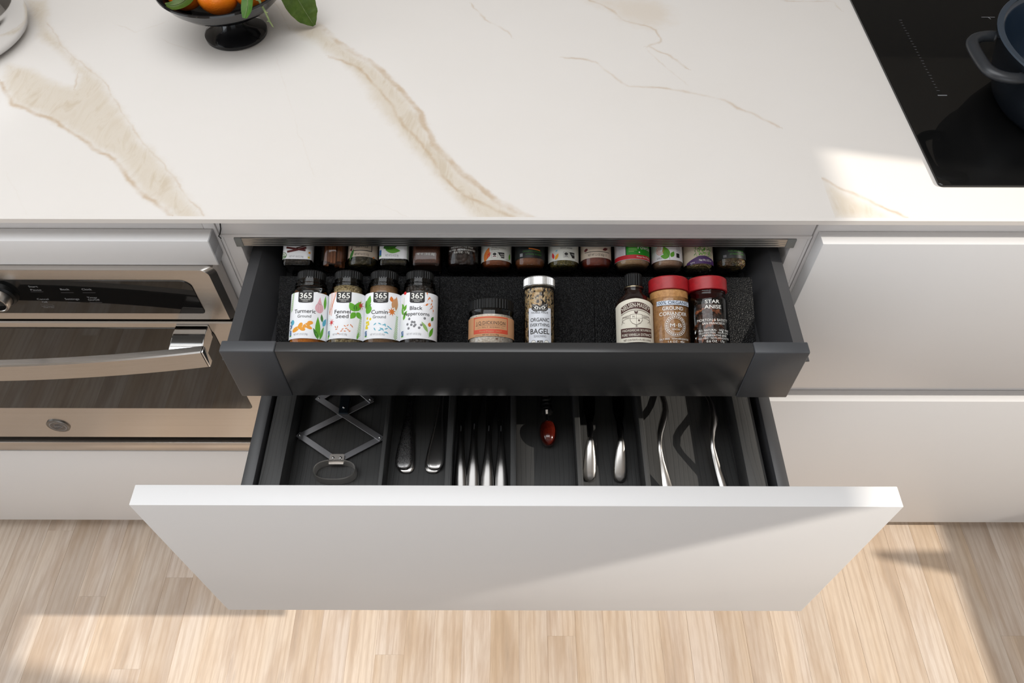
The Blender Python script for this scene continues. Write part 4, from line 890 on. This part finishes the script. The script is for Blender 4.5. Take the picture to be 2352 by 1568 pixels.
def art_star(p):
    p.text('white', 'STAR', 1.5, 71.2, 4.4, .03, 17.5); p.text('white', 'ANISE', 2.0, 64.6, 4.6, .03, 20.5)
    p.text('white', 'MORTON & BASSETT', 2, 49.0, 3.2, .035, 40); p.text('white', 'SAN FRANCISCO', 2.2, 45.2, 2.6, .025, 28)
    for k, (s, w) in enumerate((('ALL NATURAL · SALT FREE', 40), ('GLUTEN FREE · NON-GMO', 39), ('PRESERVATIVE FREE', 31), ('NO MSG · NON-IRRADIATED', 41))): p.text('white', s, 3, 37.0 - 3.3 * k, 2.3, .03, w)
    p.text('white', '0.6 OZ · 17g', 3.2, 23.2, 2.7, .03, 22)
red_jar(.1887, 'clear jar of light brown ground coriander with a red lid', fill_cor, art_cor, -3)
red_jar(.2361, 'clear jar of star anise pods with a red lid, rightmost in the front row', fill_star, art_star, -4)

# --- back row
BYY, BZ = .0159, .8184
def back_jar(x, label, cmat, r=.0203, art=None, lab=None, lv=(.0125, .07), ang=112, fill=.082, lidm=BLACK, lablabel=None, shape='round', roll=0, s0=.0035):
    t = jar_root(label, x, BYY, BZ, r, group='spice jars in the back row', roll=roll)
    fn = cyl_fn(r)
    if shape == 'round':
        bm = bmesh.new(); add_lathe(bm, [(0, s0 + .002), (r * .6, s0 + .0015), (r - .0045, s0), (r - .0015, s0 + .0008), (r, s0 + .0035), (r, .0800), (r - .001, .0825), (r - .004, .0850), (r - .004, .092)], 44); obj('glass', bm, GLASS, t, 50)
        if cmat: contents(t, cmat, r - .0012, s0 + .0030, fill)
    else:
        def sq(h, c, z): return [(x_, y_, z) for x_, y_ in rr_poly(-h, h, -h, h, (c,) * 4, 5)]
        h = r * .97
        bm = add_sections(bmesh.new(), [sq(h - .004, .004, s0), sq(h - .001, .006, s0 + .001), sq(h, .007, s0 + .0035), sq(h, .007, .078), sq(h - .004, .008, .083), sq(h - .006, .010, .090)]); obj('glass', bm, GLASS, t, 50)
        if cmat: obj('contents', add_sections(bmesh.new(), [sq(h - .005, .005, s0 + .004), sq(h - .0013, .006, s0 + .0052), sq(h - .0013, .006, fill)]), cmat, t, 50)
        def fn(u, v, l):
            q = h + .00012 + l; fl_ = h - .007
            if abs(u) <= fl_: return Vector((u, -q, v))
            s = 1 if u > 0 else -1; a = min((abs(u) - fl_) / .007, math.pi / 2); rest = abs(u) - fl_ - .007 * a
            rr2 = .007 + .00012 + l; return Vector((s * (fl_ + rr2 * math.sin(a)), -(h - .007) - rr2 * math.cos(a) + rest, v))
    lid(t, lidm, r - .0032, .0890, .1010, 28)
    par = t
    if lab is not None:
        if shape == 'round': par = label_patch(t, lab, r, lv[0], lv[1], ang)
        else:
            bm = bmesh.new(); us = np.linspace(-.031, .031, 40); rows = [[bm.verts.new(fn(float(u), v, 0)) for u in us] for v in lv]
            for i in range(39): bm.faces.new((rows[0][i], rows[0][i + 1], rows[1][i + 1], rows[1][i]))
            par = obj('label', bm, lab, t, 60)
        if lablabel: par['label'] = lablabel
    if art:
        p = Print(); art(p); p.build(par, fn, 2.0, 36)
    return t
def a1(p):
    p.bar('plum', -1, 26.5, 25, 2.6, -8, 1); p.bar('plum', 0, 25.4, 25, 2.8, 14, 2); p.bar('brown', 6, 29.6, 14, 1.6, 16, 2)
    p.ell('white', -17, 17.5, 4.4, 4.4, 0, 2); p.ring('dkgreen', -17, 17.5, 3.9, 4.5, 3); p.rect('dkgreen', -20.4, 14.6, -13.6, 17.2, 3); p.text('dkgreen', 'USDA', -17, 18.2, 2.0, .02, 5, 3); p.text('white', 'ORGANIC', -17, 15.3, 1.3, .02, 5.6, 4)
    p.text('grey', 'NET WT 1.90 OZ (54g)', 0, 15.0, 2.6, 0, 18); p.star('orange', 16.5, 22, 1.0, 2.2, 5); p.star('yellow', 16, 15.4, 1.0, 2.2, 5)
back_jar(-.2862, 'square clear jar with a white label showing crossed cinnamon sticks, leftmost in the back row', mat('dark_bits', build=seeds([srgb(24, 18, 14), srgb(60, 48, 38)], 300)), .0196, a1, PAPER, (.0128, .07), shape='square', fill=.05, roll=3)
CINN = mat('cinnamon_bark', rough=.7, build=powder(srgb(120, 66, 30), srgb(160, 92, 46), 240, .4, (1, 1, .15)))
t = back_jar(-.2405, 'clear unlabelled jar full of cinnamon sticks in the back row', None, .0185)
for i in range(9):
    a = 2 * math.pi * i / 8; q = .0115 if i < 8 else 0
    bm = bmesh.new(); rad = .0043
    secs = []
    for z in (.010 + .003 * (i % 3), .076 + .003 * (i % 2)):
        secs.append([(rad * (1 - .09 * k) * math.cos(k * .9), rad * (1 - .09 * k) * math.sin(k * .9), z) for k in range(8)])
    add_sections(bm, secs); o = obj('cinnamon_stick', bm, CINN, t, 60); o.location = (q * math.sin(a), -q * math.cos(a), 0)
def a3(p):
    p.rect('black', -13.5, 24.2, 14.5, 25.2); p.rect('black', -14, 24.2, -13, 60); p.rect('black', 14, 24.2, 15, 60); p.text('dark', 'NET WT 0.6 OZ (17g)', 1, 18.2, 3.0, .01, 19); p.leaf('dkgreen', -17, 13, 16, 5, 62); p.ell('plum', -15, 27, 2, 1.2, 40); p.ell('dkorange', 18, 17, 1.6, 1.2, 30); p.text('dark', 'LEAVES', 1, 29, 4, .02, 16)
back_jar(-.2022, 'clear jar of dark leaves with a beige black-framed label in the back row', mat('dried_leaves', build=seeds([srgb(40, 36, 20), srgb(86, 78, 42), srgb(24, 22, 14), srgb(110, 96, 56)], 180)), .0197, a3, flat('beige_paper', (206, 190, 172), .5), (.0165, .07), roll=2)
def a4(p):
    p.leaf('dkgreen', -13, 27.5, 26, 13, 28); p.leaf('green', -10.5, 25.6, 20, 8, -4); p.line('lawn', [(-10, 25.6), (8, 24.6)], .35, 2); p.text('grey', 'NET WT 0.14 OZ (4g)', -1.5, 16.6, 3.0, 0, 17)
    p.rect('blue', -20, 18, -15.5, 25.5); p.rect('green', -20, 16.5, -15.5, 18)
    for k in range(8): p.leaf('dkgreen', 21, 12.5 + 3 * k, 7, .9, 122)
back_jar(-.1600, 'square clear jar with a white label showing green bay leaves in the back row', mat('bay_dark', build=seeds([srgb(30, 26, 16), srgb(70, 60, 30)], 160)), .0196, a4, PAPER, (.0138, .07), shape='square', fill=.012, roll=2)
def a5(p): p.text('white', 'NET WT. 2.28 OZ. (65g)', 0, 18.6, 3.0, .02, 22.5)
back_jar(-.1168, 'square clear jar of dark brown powder with one white printed line, back row', mat('brown_powder', build=powder(srgb(78, 38, 18), srgb(104, 54, 28))), .0197, a5, shape='square')
def a6(p): p.text('white', 'PRESERVATIVE FREE', 0, 27.4, 2.3, .02, 31); p.text('white', 'NO MSG · NON-IRRADIATED', 0, 23.9, 2.3, .02, 38); p.text('white', '0.6 OZ · 17g', 0, 20.2, 2.6, .025, 20)
back_jar(-.0700, 'clear jar of very dark pods with white curved print in the back row', mat('dark_pods', build=seeds([srgb(34, 16, 10), srgb(58, 30, 18), srgb(20, 10, 8)], 160)), .0213, a6)
def simply(u1):
    def f(p):
        p.leaf('dkorange', -17.5, 11, 20, 9, 68); p.leaf('red', -12.6, 15.2, 9, 4, 60); p.ring('dark', -2.6, 18.8, 0, 0.01, 1, 4)
        p.rect('white', -6, 14.4, 1, 22.4, 2); p.line('dark', [(-6, 14.4), (1, 14.4), (1, 22.4), (-6, 22.4), (-6, 14.4)], .25, 3); p.ell('black', -2.5, 19.6, 2.4, 1.9, 0, 3); p.rect('plum', -4.8, 16.0, -.2, 17.2, 3)
        p.poly('black', [(1.6, 22.2), (10.6, 22.2), (10.6, 14.6), (6.2, 14.6), (5, 17.2), (3.6, 18.6)], 2); p.text('white', 'NON', 7.6, 18.6, 1.8, 0, 5, 3); p.text('white', 'GMO', 8, 16, 1.8, 0, 4.6, 3)
        p.text('dark', 'CERTIFIED ORGANIC BY', 3, 27.8, 1.5, .01, 20); p.text('dark', 'QUALITY', -2, 25.0, 1.5, .01, 10); p.text('midgrey', '1234', 15.5, 12.6, 1.8, 0, 5); p.leaf('green', 19.5, 14, 10, 4, 80)
    return f
def a7(p):
    simply(0)(p)
OFFW = flat('off_white_label', (214, 214, 206), .5)
back_jar(-.0256, 'white-labelled jar with an orange leaf and reddish brown powder in the back row', mat('red_brown_powder', build=powder(srgb(126, 62, 28), srgb(150, 80, 38))), .0201, a7, OFFW, (.0118, .07), roll=2)
def a8(p):
    p.text('dkgreen', 'CINNAMON GROUND', 3, 22.6, 2.4, .01, 26); p.text('dkgreen', 'of fairly traded', 5, 18.8, 2.4, .01, 22); p.bar('dkorange', 6, 26.6, 16, 1.4, -6, 2); p.rect('grey', -14.4, 17, -10, 21.4, 1)
BLK = flat('black_label', (22, 24, 24), .4)
back_jar(.0188, 'black-labelled jar of light brown powder in the back row, above the silver lid', mat('light_brown_powder', build=powder(srgb(124, 70, 36), srgb(150, 90, 50))), .0203, a8, BLK, (.0150, .07))
def a9(p):
    p.leaf('red', -14.6, 14.8, 9, 4, 105); p.leaf('orange', -12.4, 13.2, 9.5, 4.2, 60); p.leaf('teal', -12, 24, 4, 1.4, 30)
    p.line('dark', [(-1, 15.4), (6, 15.4), (6, 23), (-1, 23), (-1, 15.4)], .25, 2); p.ell('black', 2.5, 20.2, 2.4, 1.9, 0, 2); p.rect('midgrey', .2, 16.6, 4.8, 17.8, 2)
    p.poly('black', [(6.6, 22.8), (14.6, 22.8), (14.6, 15.2), (10.6, 15.2), (9.6, 17.6), (8.4, 18.8)], 2); p.text('white', 'NON', 12, 19.2, 1.7, 0, 4.4, 3); p.text('dark', 'QUALITY ASSURED', 3, 27.6, 1.6, .01, 16); p.text('midgrey', '21', 17.6, 13, 2, 0, 3)
back_jar(.0632, 'white-labelled jar of dried green herbs in the back row, right of the black-labelled jar', mat('dried_herbs', build=seeds([srgb(92, 82, 34), srgb(130, 116, 52), srgb(60, 54, 22), srgb(150, 136, 76)], 420)), .0201, a9, OFFW, (.0118, .07))
def a10(p):
    p.line('black', [(-18, 23.6), (18, 23.6)], .8); p.text('dark', 'NET WT 2.2 OZ (62g) · U', 0, 17.8, 3.2, .0, 25); p.leaf('plum', 7, 26, 9, 4, 20); p.ell('plum', -16, 27, 3, 2, 20)
back_jar(.1064, 'beige-labelled jar of dark red-brown powder in the back row', mat('paprika', build=powder(srgb(104, 34, 14), srgb(128, 46, 20))), .0201, a10, flat('beige_paper', (206, 190, 172), .5), (.0155, .07))
def a11(p):
    p.rect('crimson', -46, 12, 46, 17.6, 1); p.rect('lawn', -12, 17.6, 46, 60, 1); p.rect('black', -13, 17.6, -12, 60, 2); p.text('white', 'Powder', 15, 25.5, 6, .005, 24, 2); p.text('white', 'Always Save Money', 12, 13.8, 2.6, .015, 22, 2)
    for k in range(5): p.rect('ltgreen', -9, 21.5 + 2.1 * k, 2 - (k == 0) * 4, 22.2 + 2.1 * k, 2)
    for k in range(7): p.rect('grey', -24, 19 + 2 * k, -15.5, 19.5 + 2 * k, 2)
    p.ell('white', 5, 21, 1.1, 1.0, 0, 2, 10)
back_jar(.1538, 'wide jar of tan powder with a green and red label in the back row', mat('tan_powder', build=powder(srgb(178, 142, 104), srgb(198, 162, 122))), .0228, a11, flat('pale_label', (206, 200, 204), .5), (.0115, .07), roll=3, lidm=mat('white_lid', srgb(220, 220, 218), .4))
def a12(p):
    for k in range(4): p.ring('dkorange', -12.4, 26, .8 + 1.4 * k, 1.3 + 1.4 * k, 1, 20, 30 * k, 30 * k + 300, 1.1)
    p.leaf('green', -1, 15.6, 17, 9, 112); p.leaf('green', -1, 15.6, 11, 6.4, 165); p.leaf('green', 2, 16, 9, 5.6, 62); p.line('dkgreen', [(.5, 13), (0, 16), (-4, 24)], .4, 2); p.text('midgrey', 'GARLIC', -13, 14.4, 2.6, 0, 8)
    p.rect('black', 9.6, 16, 15, 22, 1)
    for k in range(6): p.bar('midgrey', 13.4, 24 + 1.8 * k, 7, .5, -10, 1)
back_jar(.2004, 'white-labelled jar with a green leaf sprig and pinkish powder in the back row', mat('pink_tan_powder', build=powder(srgb(176, 140, 114), srgb(198, 164, 136), 700)), .0203, a12, PAPER, (.0122, .07), roll=-2)
def a13(p):
    p.poly('purple', [(-22, 8), (22, 8), (22, 14.0), (12, 16.6), (4, 19.0), (-4, 18.6), (-12, 15.0), (-22, 10.5)], 1); p.text('white', 'Net Wt. 0.35 oz', 5, 11.4, 3.0, .01, 18, 2); p.text('white', 'QTY', -12.5, 8.8, 2.0, 0, 6, 2)
    rr = random.Random(5)
    for k in range(90): p.leaf(rr.choice(['green', 'dkgreen', 'ltgreen']), rr.uniform(-9, 13), rr.uniform(19, 31), rr.uniform(1.6, 3), 1.1, rr.uniform(0, 360), 2)
back_jar(.2418, 'jar of pale dried seeds with a purple and cream leafy label in the back row', mat('pale_seeds', build=seeds([srgb(196, 172, 112), srgb(150, 134, 78), srgb(218, 198, 146), srgb(110, 96, 54)], 480)), .0194, a13, flat('cream_label2', (212, 200, 178), .5), (.0090, .07), roll=2)
def a14(p): p.text('dkgreen', 'TUSCAN BLEND', 3, 24, 2.4, .01, 22); p.text('dkgreen', 'of Italian herbs', 4, 20.2, 2.4, .01, 20); p.rect('midgrey', -14.5, 17, -10, 20.6, 1)
back_jar(.2845, 'black-labelled jar of dark mixed herbs with green print, rightmost in the back row', mat('dark_herbs', build=seeds([srgb(60, 48, 24), srgb(96, 66, 30), srgb(38, 32, 18), srgb(112, 96, 50)], 300)), .0197, a14, BLK, (.0155, .07))

# ------------------------------------------------------------------ cutlery tray and what lies in it
FZ, DZ = .6680, .7050
tr = thing('cutlery_tray', 'charcoal wood-grain cutlery tray with long compartments in the lower drawer', 'tray', (0, -.15, .648))
def tbox(name, *b, bev=.0007): return obj(name, add_box(bmesh.new(), b[0], b[1], b[2] + .15, b[3] + .15, b[4] - .648, b[5] - .648, bev=bev), ASH, tr)
tbox('base', -.3270, .3220, -.3245, .0190, .6480, FZ)
tbox('side_strip', -.3270, -.2999, -.3245, .0190, FZ + .0001, DZ); tbox('side_strip', .2976, .3220, -.3245, .0190, FZ + .0001, DZ)
for a, b in ((-.1753, -.1697), (-.0905, -.0822), (-.0063, .0015), (.0799, .0872), (.1661, .1728)): tbox('divider', a, b, -.3245, .0190, FZ + .0001, DZ)

def b_worn(nt, b):
    n = noise(nt, coords(nt), 900, 3, .7); L(nt, ramp(nt, n, [(.35, (.20, .20, .20)), (.65, (.44, .44, .44))]), b.inputs['Roughness']); bump(nt, b, n, .15, .0004)
WORN = mat('worn_cutlery_steel', (.22, .217, .215), .4, 1, build=b_worn)
def cut_handle(bm, pts, cx=0):       # pts: (y, halfwidth, zc, thickness) sections with elliptical shape
    secs = []
    for (x, y, w, zc, th) in pts:
        secs.append([(x + w * math.cos(2 * math.pi * k / 14), y, zc + th * math.sin(2 * math.pi * k / 14)) for k in range(14)])
    return add_sections(bm, secs)
def flatware(name, label, x0, y0, z0, yaw, kind, group, pitch=0, hm=None):
    t = thing(name, label, 'cutlery', (x0, y0, z0), (R(pitch), 0, R(yaw)), group)
    bm = bmesh.new()
    cut_handle(bm, [(0, 0, .001, .0020, .0004), (0, .0006, .0055, .0022, .0012), (0, .0030, .0088, .0024, .0016), (0, .0080, .0108, .0026, .0018), (0, .016, .0113, .0028, .0019), (0, .032, .0100, .0032, .0018), (0, .056, .0070, .0040, .0017), (0, .080, .0044, .0048, .0017), (0, .105, .0032, .0058, .0017), (0, .128, .0036, .0056, .0015), (0, .138, .0056, .0044, .0012)])
    obj('handle', bm, hm or CUTLERY, t, 60)
    bm = bmesh.new()
    if kind == 'spoon':
        n = 9; rows = []
        for i in range(n):
            f = i / (n - 1); y = .136 + .052 * f; w = .0195 * math.sqrt(max(0.02, 1 - (2 * f - 1.0) ** 2)) * (1 - .1 * f)
            rows.append([bm.verts.new((w * q, y, .0044 - .0035 * (1 - q * q) * math.sin(math.pi * f) + .001 * q * q)) for q in np.linspace(-1, 1, 7)])
        for A, B in zip(rows, rows[1:]):
            for k in range(6): bm.faces.new((A[k], A[k + 1], B[k + 1], B[k]))
        bmesh.ops.solidify(bm, geom=bm.faces[:], thickness=.0012); obj('bowl', bm, CUTLERY, t, 60)
    else:
        secs = [[(w * q, y, z + d) for q, d in ((-1, 0), (1, 0), (1, .0013), (-1, .0013))] for y, w, z in ((.136, .005, .0040), (.146, .011, .0028), (.156, .0125, .0026))]
        add_sections(bm, secs)
        for k in range(4):
            xk = -.0102 + .0068 * k; add_sections(bm, [[(xk + w * q, y, z + d) for q, d in ((-1, 0), (1, 0), (1, .0012), (-1, .0012))] for y, w, z in ((.155, .0022, .0026), (.178, .0017, .0034), (.190, .0008, .0048))])
        obj('tines', bm, CUTLERY, t, 40)
    return t
flatware('dinner_spoon', 'lower steel spoon of the left stacked pair in the second compartment', -.1462, -.2000, FZ, -1.5, 'spoon', 'stacked spoons and forks')
flatware('dinner_spoon', 'upper steel spoon of the left stacked pair, worn handle, in the second compartment', -.1496, -.1962, FZ + .0052, -1.0, 'spoon', 'stacked spoons and forks', 0, WORN)
flatware('dinner_fork', 'lower steel fork of the right stacked pair in the second compartment', -.1105, -.2000, FZ, -2.5, 'fork', 'stacked spoons and forks')
flatware('dinner_fork', 'upper steel fork of the right stacked pair in the second compartment', -.1073, -.1968, FZ + .0052, -2.0, 'fork', 'stacked spoons and forks')
for i, (x, y, yaw, lab) in enumerate(((-.0708, -.247, 1.5, 'leftmost of the four steel table knives'), (-.0556, -.244, 0, 'second from left of the four steel table knives'), (-.0366, -.247, -.5, 'third from left of the four steel table knives'), (-.0180, -.247, .6, 'rightmost of the four steel table knives'))):
    t = thing('table_knife', lab + ' in the third compartment', 'cutlery', (x, y, FZ), (0, 0, R(yaw)), 'table knives')
    bm = bmesh.new()
    cut_handle(bm, [(0, 0, .001, .0035, .001), (0, .002, .0068, .0040, .0032), (0, .010, .0088, .0062, .0042), (0, .022, .0091, .0094, .0044), (0, .034, .0086, .0126, .0044), (0, .048, .0073, .0158, .0042), (0, .060, .0061, .0172, .0040), (0, .085, .0046, .0164, .0038), (0, .105, .0043, .0142, .0034), (0, .118, .0046, .0124, .0026), (0, .125, .0050, .0112, .0012)])
    h = obj('handle', bm, mat('knife_steel', (.27, .262, .255), .26, 1), t, 60)
    bm = bmesh.new(); add_sections(bm, [[(a, yy, max(.0008, .0108 - (yy - .123) * .10) + d) for a, d in ((lo, 0), (hi, .0004), (hi, .0012), (lo, .0022))] for yy, lo, hi in ((.123, -.0048, .0048), (.133, -.0052, .0078), (.160, -.0052, .0096), (.195, -.0048, .0098), (.215, -.0040, .0070), (.224, -.0020, .0010))])
    obj('blade', bm, CUTLERY, t, 30)
    p = Print(); vs, fs = text_polys('STAINLESS', 1.2, 0, 1.0, 9); p.add('grey', [(-y_, x_) for x_, y_ in vs], fs, 2)
    p.build(h, lambda u, v, l: Vector((u + .0004, .107 + v, .0178 - v * .10)), names=('engraving', 'engraving'))

# extending lattice tongs with an oval grip
tg = thing('lattice_tongs', 'folding steel lattice tongs with an oval ring grip in the first compartment', 'kitchen utensil', (-.2393, -.14, FZ))
ox, oy = .2405, .14
def strip(name, a, b, w, z, m=TOOLSTEEL):
    a = Vector((a[0] + ox, a[1] + oy, 0)); b = Vector((b[0] + ox, b[1] + oy, 0)); d = (b - a).normalized(); s = Vector((-d.y, d.x, 0)) * w
    a = a - d * w * .8; b = b + d * w * .8
    bm = bmesh.new(); add_sections(bm, [[tuple(p + k * s + Vector((0, 0, zz))) for k, zz in ((-1, z), (1, z), (1, z + .0014), (-1, z + .0014))] for p in (a, b)])
    bmesh.ops.bevel(bm, geom=bm.edges[:], offset=.0003, segments=1, affect='EDGES'); return obj(name, bm, m, tg, 20)
PL, PRR, TOP, BL, BR = (-.2965, -.1455), (-.1862, -.1490), (-.2405, -.1130), (-.2475, -.1790), (-.2335, -.1790)
strip('arm', PL, BL, .0042, .0060); strip('arm', PRR, BR, .0042, .0042)
strip('arm', PL, (-.2060, -.0880), .0042, .0042); strip('arm', PRR, (-.2795, -.0860), .0042, .0060)
strip('arm', (-.2795, -.0860), (-.2270, -.045), .0042, .0042); strip('arm', (-.2060, -.0880), (-.2560, -.045), .0042, .0060)
tp = bmesh.new(); add_prism(tp, [(ox - .2500, oy - .1905), (ox - .2305, oy - .1905), (ox - .2305, oy - .1770), (ox - .2320, oy - .1752), (ox - .2485, oy - .1752), (ox - .2500, oy - .1770)], 'z', .0076, .0094)
plate = obj('grip_plate', tp, mat('nickel', (.62, .58, .54), .42, 1), tg, 20)
for x in (-.2452, -.2352):
    rb = bmesh.new(); add_lathe(rb, [(.0021, 0), (.0021, .0008), (.0012, .0018), (0, .0021)], 16, Matrix.Translation((x + ox, -.1815 + oy, .0094))); obj('rivet', rb, CHROME, plate, 50)
rg = bmesh.new(); pts = []
for i in range(48):
    a = 2 * math.pi * i / 48; c, s = math.cos(a), math.sin(a)
    pts.append((ox - .2400 + .0282 * math.copysign(abs(c) ** .78, c), oy - .2010 + .0150 * math.copysign(abs(s) ** .9, s)))
rings = []; RS = [(0, .0006), (0, .0135), (.2, .0150), (.5, .0156), (.8, .0150), (1, .0135), (1, .0006)]
for f, z in RS:
    kx, ky = 1 - .060 * f, 1 - .115 * f
    rings.append([rg.verts.new((ox - .2400 + (x - ox + .2400) * kx, oy - .2010 + (y - oy + .2010) * ky, z)) for x, y in pts])
for A in range(len(RS)):
    B = (A + 1) % len(RS)
    for i in range(48): rg.faces.new((rings[A][i], rings[A][(i + 1) % 48], rings[B][(i + 1) % 48], rings[B][i]))
obj('ring_grip', rg, mat('bright_nickel', (.86, .83, .79), .40, 1), plate, 50)
for (x, y) in (PL, PRR, (-.2795, -.0860), (-.2060, -.0880)):
    rb = bmesh.new(); add_lathe(rb, [(.0017, 0), (.0017, .0008), (.001, .0016), (0, .0018)], 14, Matrix.Translation((x + ox, y + oy, .0074))); obj('rivet', rb, CHROME, tg, 50)
ck2 = bmesh.new(); add_prism(ck2, [(ox - .2472, oy - .1120), (ox - .2345, oy - .1120), (ox - .2330, oy - .060), (ox - .2485, oy - .060)], 'z', .0078, .0105); bmesh.ops.bevel(ck2, geom=ck2.edges[:], offset=.0006, segments=2, affect='EDGES')
slv = obj('centre_sleeve', ck2, mat('blued_steel', (.10, .14, .18), .3, 1), tg, 30)
rb = bmesh.new(); add_lathe(rb, [(.0022, 0), (.0022, .0008), (.0013, .0018), (0, .0021)], 16, Matrix.Translation((ox - .2408, oy - .1030, .0105))); obj('rivet', rb, CHROME, slv, 50)

# bottle stopper
st = thing('bottle_stopper', 'bottle stopper with an egg-shaped red wooden knob and black rubber rings', 'bottle stopper', (.0459, -.1630, FZ + .0118), (R(-90), 0, R(2)))
def lath(name, prof, m, par, sm=60, seg=32):
    bm = bmesh.new(); add_lathe(bm, prof, seg); return obj(name, bm, m, par, sm)
eg = [(.0118 * math.sin(math.pi * i / 16) ** .82 * (1 - .06 * math.cos(math.pi * i / 16)), .0190 - .0190 * math.cos(math.pi * i / 16)) for i in range(17)]
lath('knob', eg, REDWOOD, st); lath('stem', [(.0028, .0368), (.0028, .0515)], CHROME, st)
lath('collar', [(0, .0515), (.0085, .0515), (.0085, .0535), (0, .0535)], CHROME, st)
for k in range(4):
    lath('rubber_ring', [(.006, .0536 + .007 * k), (.0092 - .0006 * k, .0556 + .007 * k), (.0086 - .0006 * k, .0590 + .007 * k), (.006, .0604 + .007 * k)], RUBBER, st)
lath('core', [(.0059, .0536), (.0059, .083), (.003, .086), (0, .0862)], CHROME, st)

# two spreaders with teardrop handles
for i, (x, y, yaw, lab) in enumerate(((.0983, -.2120, -3.0, 'steel butter spreader beside the divider, left of its pair, with scratched handle'), (.1390, -.2130, -3.2, 'steel butter spreader with teardrop handle, right of its pair'))):
    t = thing('butter_spreader', lab, 'cutlery', (x, y, FZ), (0, 0, R(yaw)), 'butter spreaders')
    bm = bmesh.new(); cut_handle(bm, [(0, 0, .0010, .0036, .0008), (0, .0015, .0056, .0040, .0026), (0, .005, .0082, .0056, .0034), (0, .012, .0091, .0086, .0037), (0, .024, .0087, .0140, .0038), (0, .038, .0071, .0198, .0037), (0, .048, .0054, .0236, .0034), (0, .0535, .0036, .0252, .0026), (0, .0555, .0010, .0256, .0008)])
    obj('handle', bm, CUTLERY, t, 60)
    bm = bmesh.new(); cut_handle(bm, [(0, .0515, .0030, .0240, .0022), (0, .058, .0042, .0238, .0026), (0, .070, .0046, .0205, .0026), (0, .085, .0042, .0150, .0022)]); obj('collar', bm, mat('dark_pewter', (.05, .05, .055), .3, 1), t, 60)
    bm = bmesh.new(); add_sections(bm, [[(lo, yy, .0006 + zz), (hi, yy, .0008 + zz), (hi, yy, .0018 + zz), (lo, yy, .0022 + zz)] for yy, lo, hi, zz in ((.084, -.004, .004, .0138), (.098, -.007, .007, .0092), (.122, -.0085, .0090, .0040), (.142, -.0070, .0075, .0006), (.150, -.0025, .0020, 0))]); obj('blade', bm, mat('dark_pewter', (.05, .05, .055), .3, 1), t, 30)

# two S-curved serving utensils lying on edge
def server(label, pts, group, kind):
    t = thing('serving_' + kind, label, 'cutlery', (pts[0][0], pts[0][1], FZ), (0, 0, 0), group)
    secs = []
    P = [Vector((x - pts[0][0], y - pts[0][1], 0)) for x, y, *_ in pts]
    for i, (x, y, w, zc, th) in enumerate(pts):
        d = (P[min(i + 1, len(P) - 1)] - P[max(i - 1, 0)]).normalized(); s = Vector((d.y, -d.x, 0))
        secs.append([tuple(P[i] + s * (w * math.cos(2 * math.pi * k / 16)) + Vector((0, 0, zc + th * math.sin(2 * math.pi * k / 16)))) for k in range(16)])
    bm = bmesh.new(); add_sections(bm, secs); obj('handle', bm, CUTLERY, t, 60)
    e = P[-1]; bm = bmesh.new(); n = 9; rows = []
    for i in range(n):
        f = i / (n - 1); w = .021 * math.sqrt(max(.03, 1 - (2 * f - 1) ** 2))
        rows.append([bm.verts.new((e.x + w * q, e.y - .002 + .062 * f, .0045 - .0038 * (1 - q * q) * math.sin(math.pi * f) + .0012 * q * q)) for q in np.linspace(-1, 1, 9)])
    for A, B in zip(rows, rows[1:]):
        for k in range(8):
            if kind == 'fork' and k in (2, 5) and A is not rows[0] and A is not rows[1] and A is not rows[2] and A is not rows[3]: continue
            bm.faces.new((A[k], A[k + 1], B[k + 1], B[k]))
    bmesh.ops.solidify(bm, geom=bm.faces[:], thickness=.0013); obj('head', bm, CUTLERY, t, 60)
server('long steel serving spoon with wavy handle, left in the widest right compartment', [(.2040, -.2640, .0010, .0022, .001), (.2040, -.2625, .0060, .0026, .002), (.2030, -.2500, .0085, .0044, .0022), (.2010, -.2340, .0082, .0072, .0022), (.1986, -.2184, .0072, .0104, .0022), (.1965, -.2040, .0054, .0150, .0022), (.1942, -.1910, .0038, .0202, .0023), (.1926, -.1790, .0033, .0252, .0024), (.1922, -.1680, .0033, .0286, .0025), (.1945, -.1540, .0042, .0290, .0022), (.1990, -.1400, .0050, .0266, .0020), (.2040, -.1258, .0052, .0226, .0020), (.2085, -.1110, .0048, .0170, .0020), (.2100, -.0960, .0044, .0120, .0018), (.2090, -.0780, .0046, .0070, .0016), (.2075, -.0640, .0060, .0046, .0014)], 'serving utensils', 'spoon')
server('long steel serving fork with wavy handle, right in the widest right compartment', [(.2790, -.2640, .0010, .0022, .001), (.2790, -.2625, .0052, .0026, .002), (.2775, -.2500, .0070, .0044, .0022), (.2750, -.2340, .0065, .0072, .0022), (.2724, -.2182, .0056, .0104, .0022), (.2690, -.2030, .0048, .0144, .0022), (.2655, -.1860, .0042, .0206, .0023), (.2632, -.1740, .0034, .0252, .0024), (.2630, -.1640, .0033, .0282, .0025), (.2655, -.1500, .0042, .0284, .0022), (.2695, -.1380, .0050, .0264, .0020), (.2727, -.1256, .0052, .0222, .0020), (.2752, -.1090, .0048, .0166, .0020), (.2757, -.0940, .0044, .0116, .0018), (.2735, -.0770, .0046, .0070, .0016), (.2710, -.0640, .0060, .0046, .0014)], 'serving utensils', 'fork')
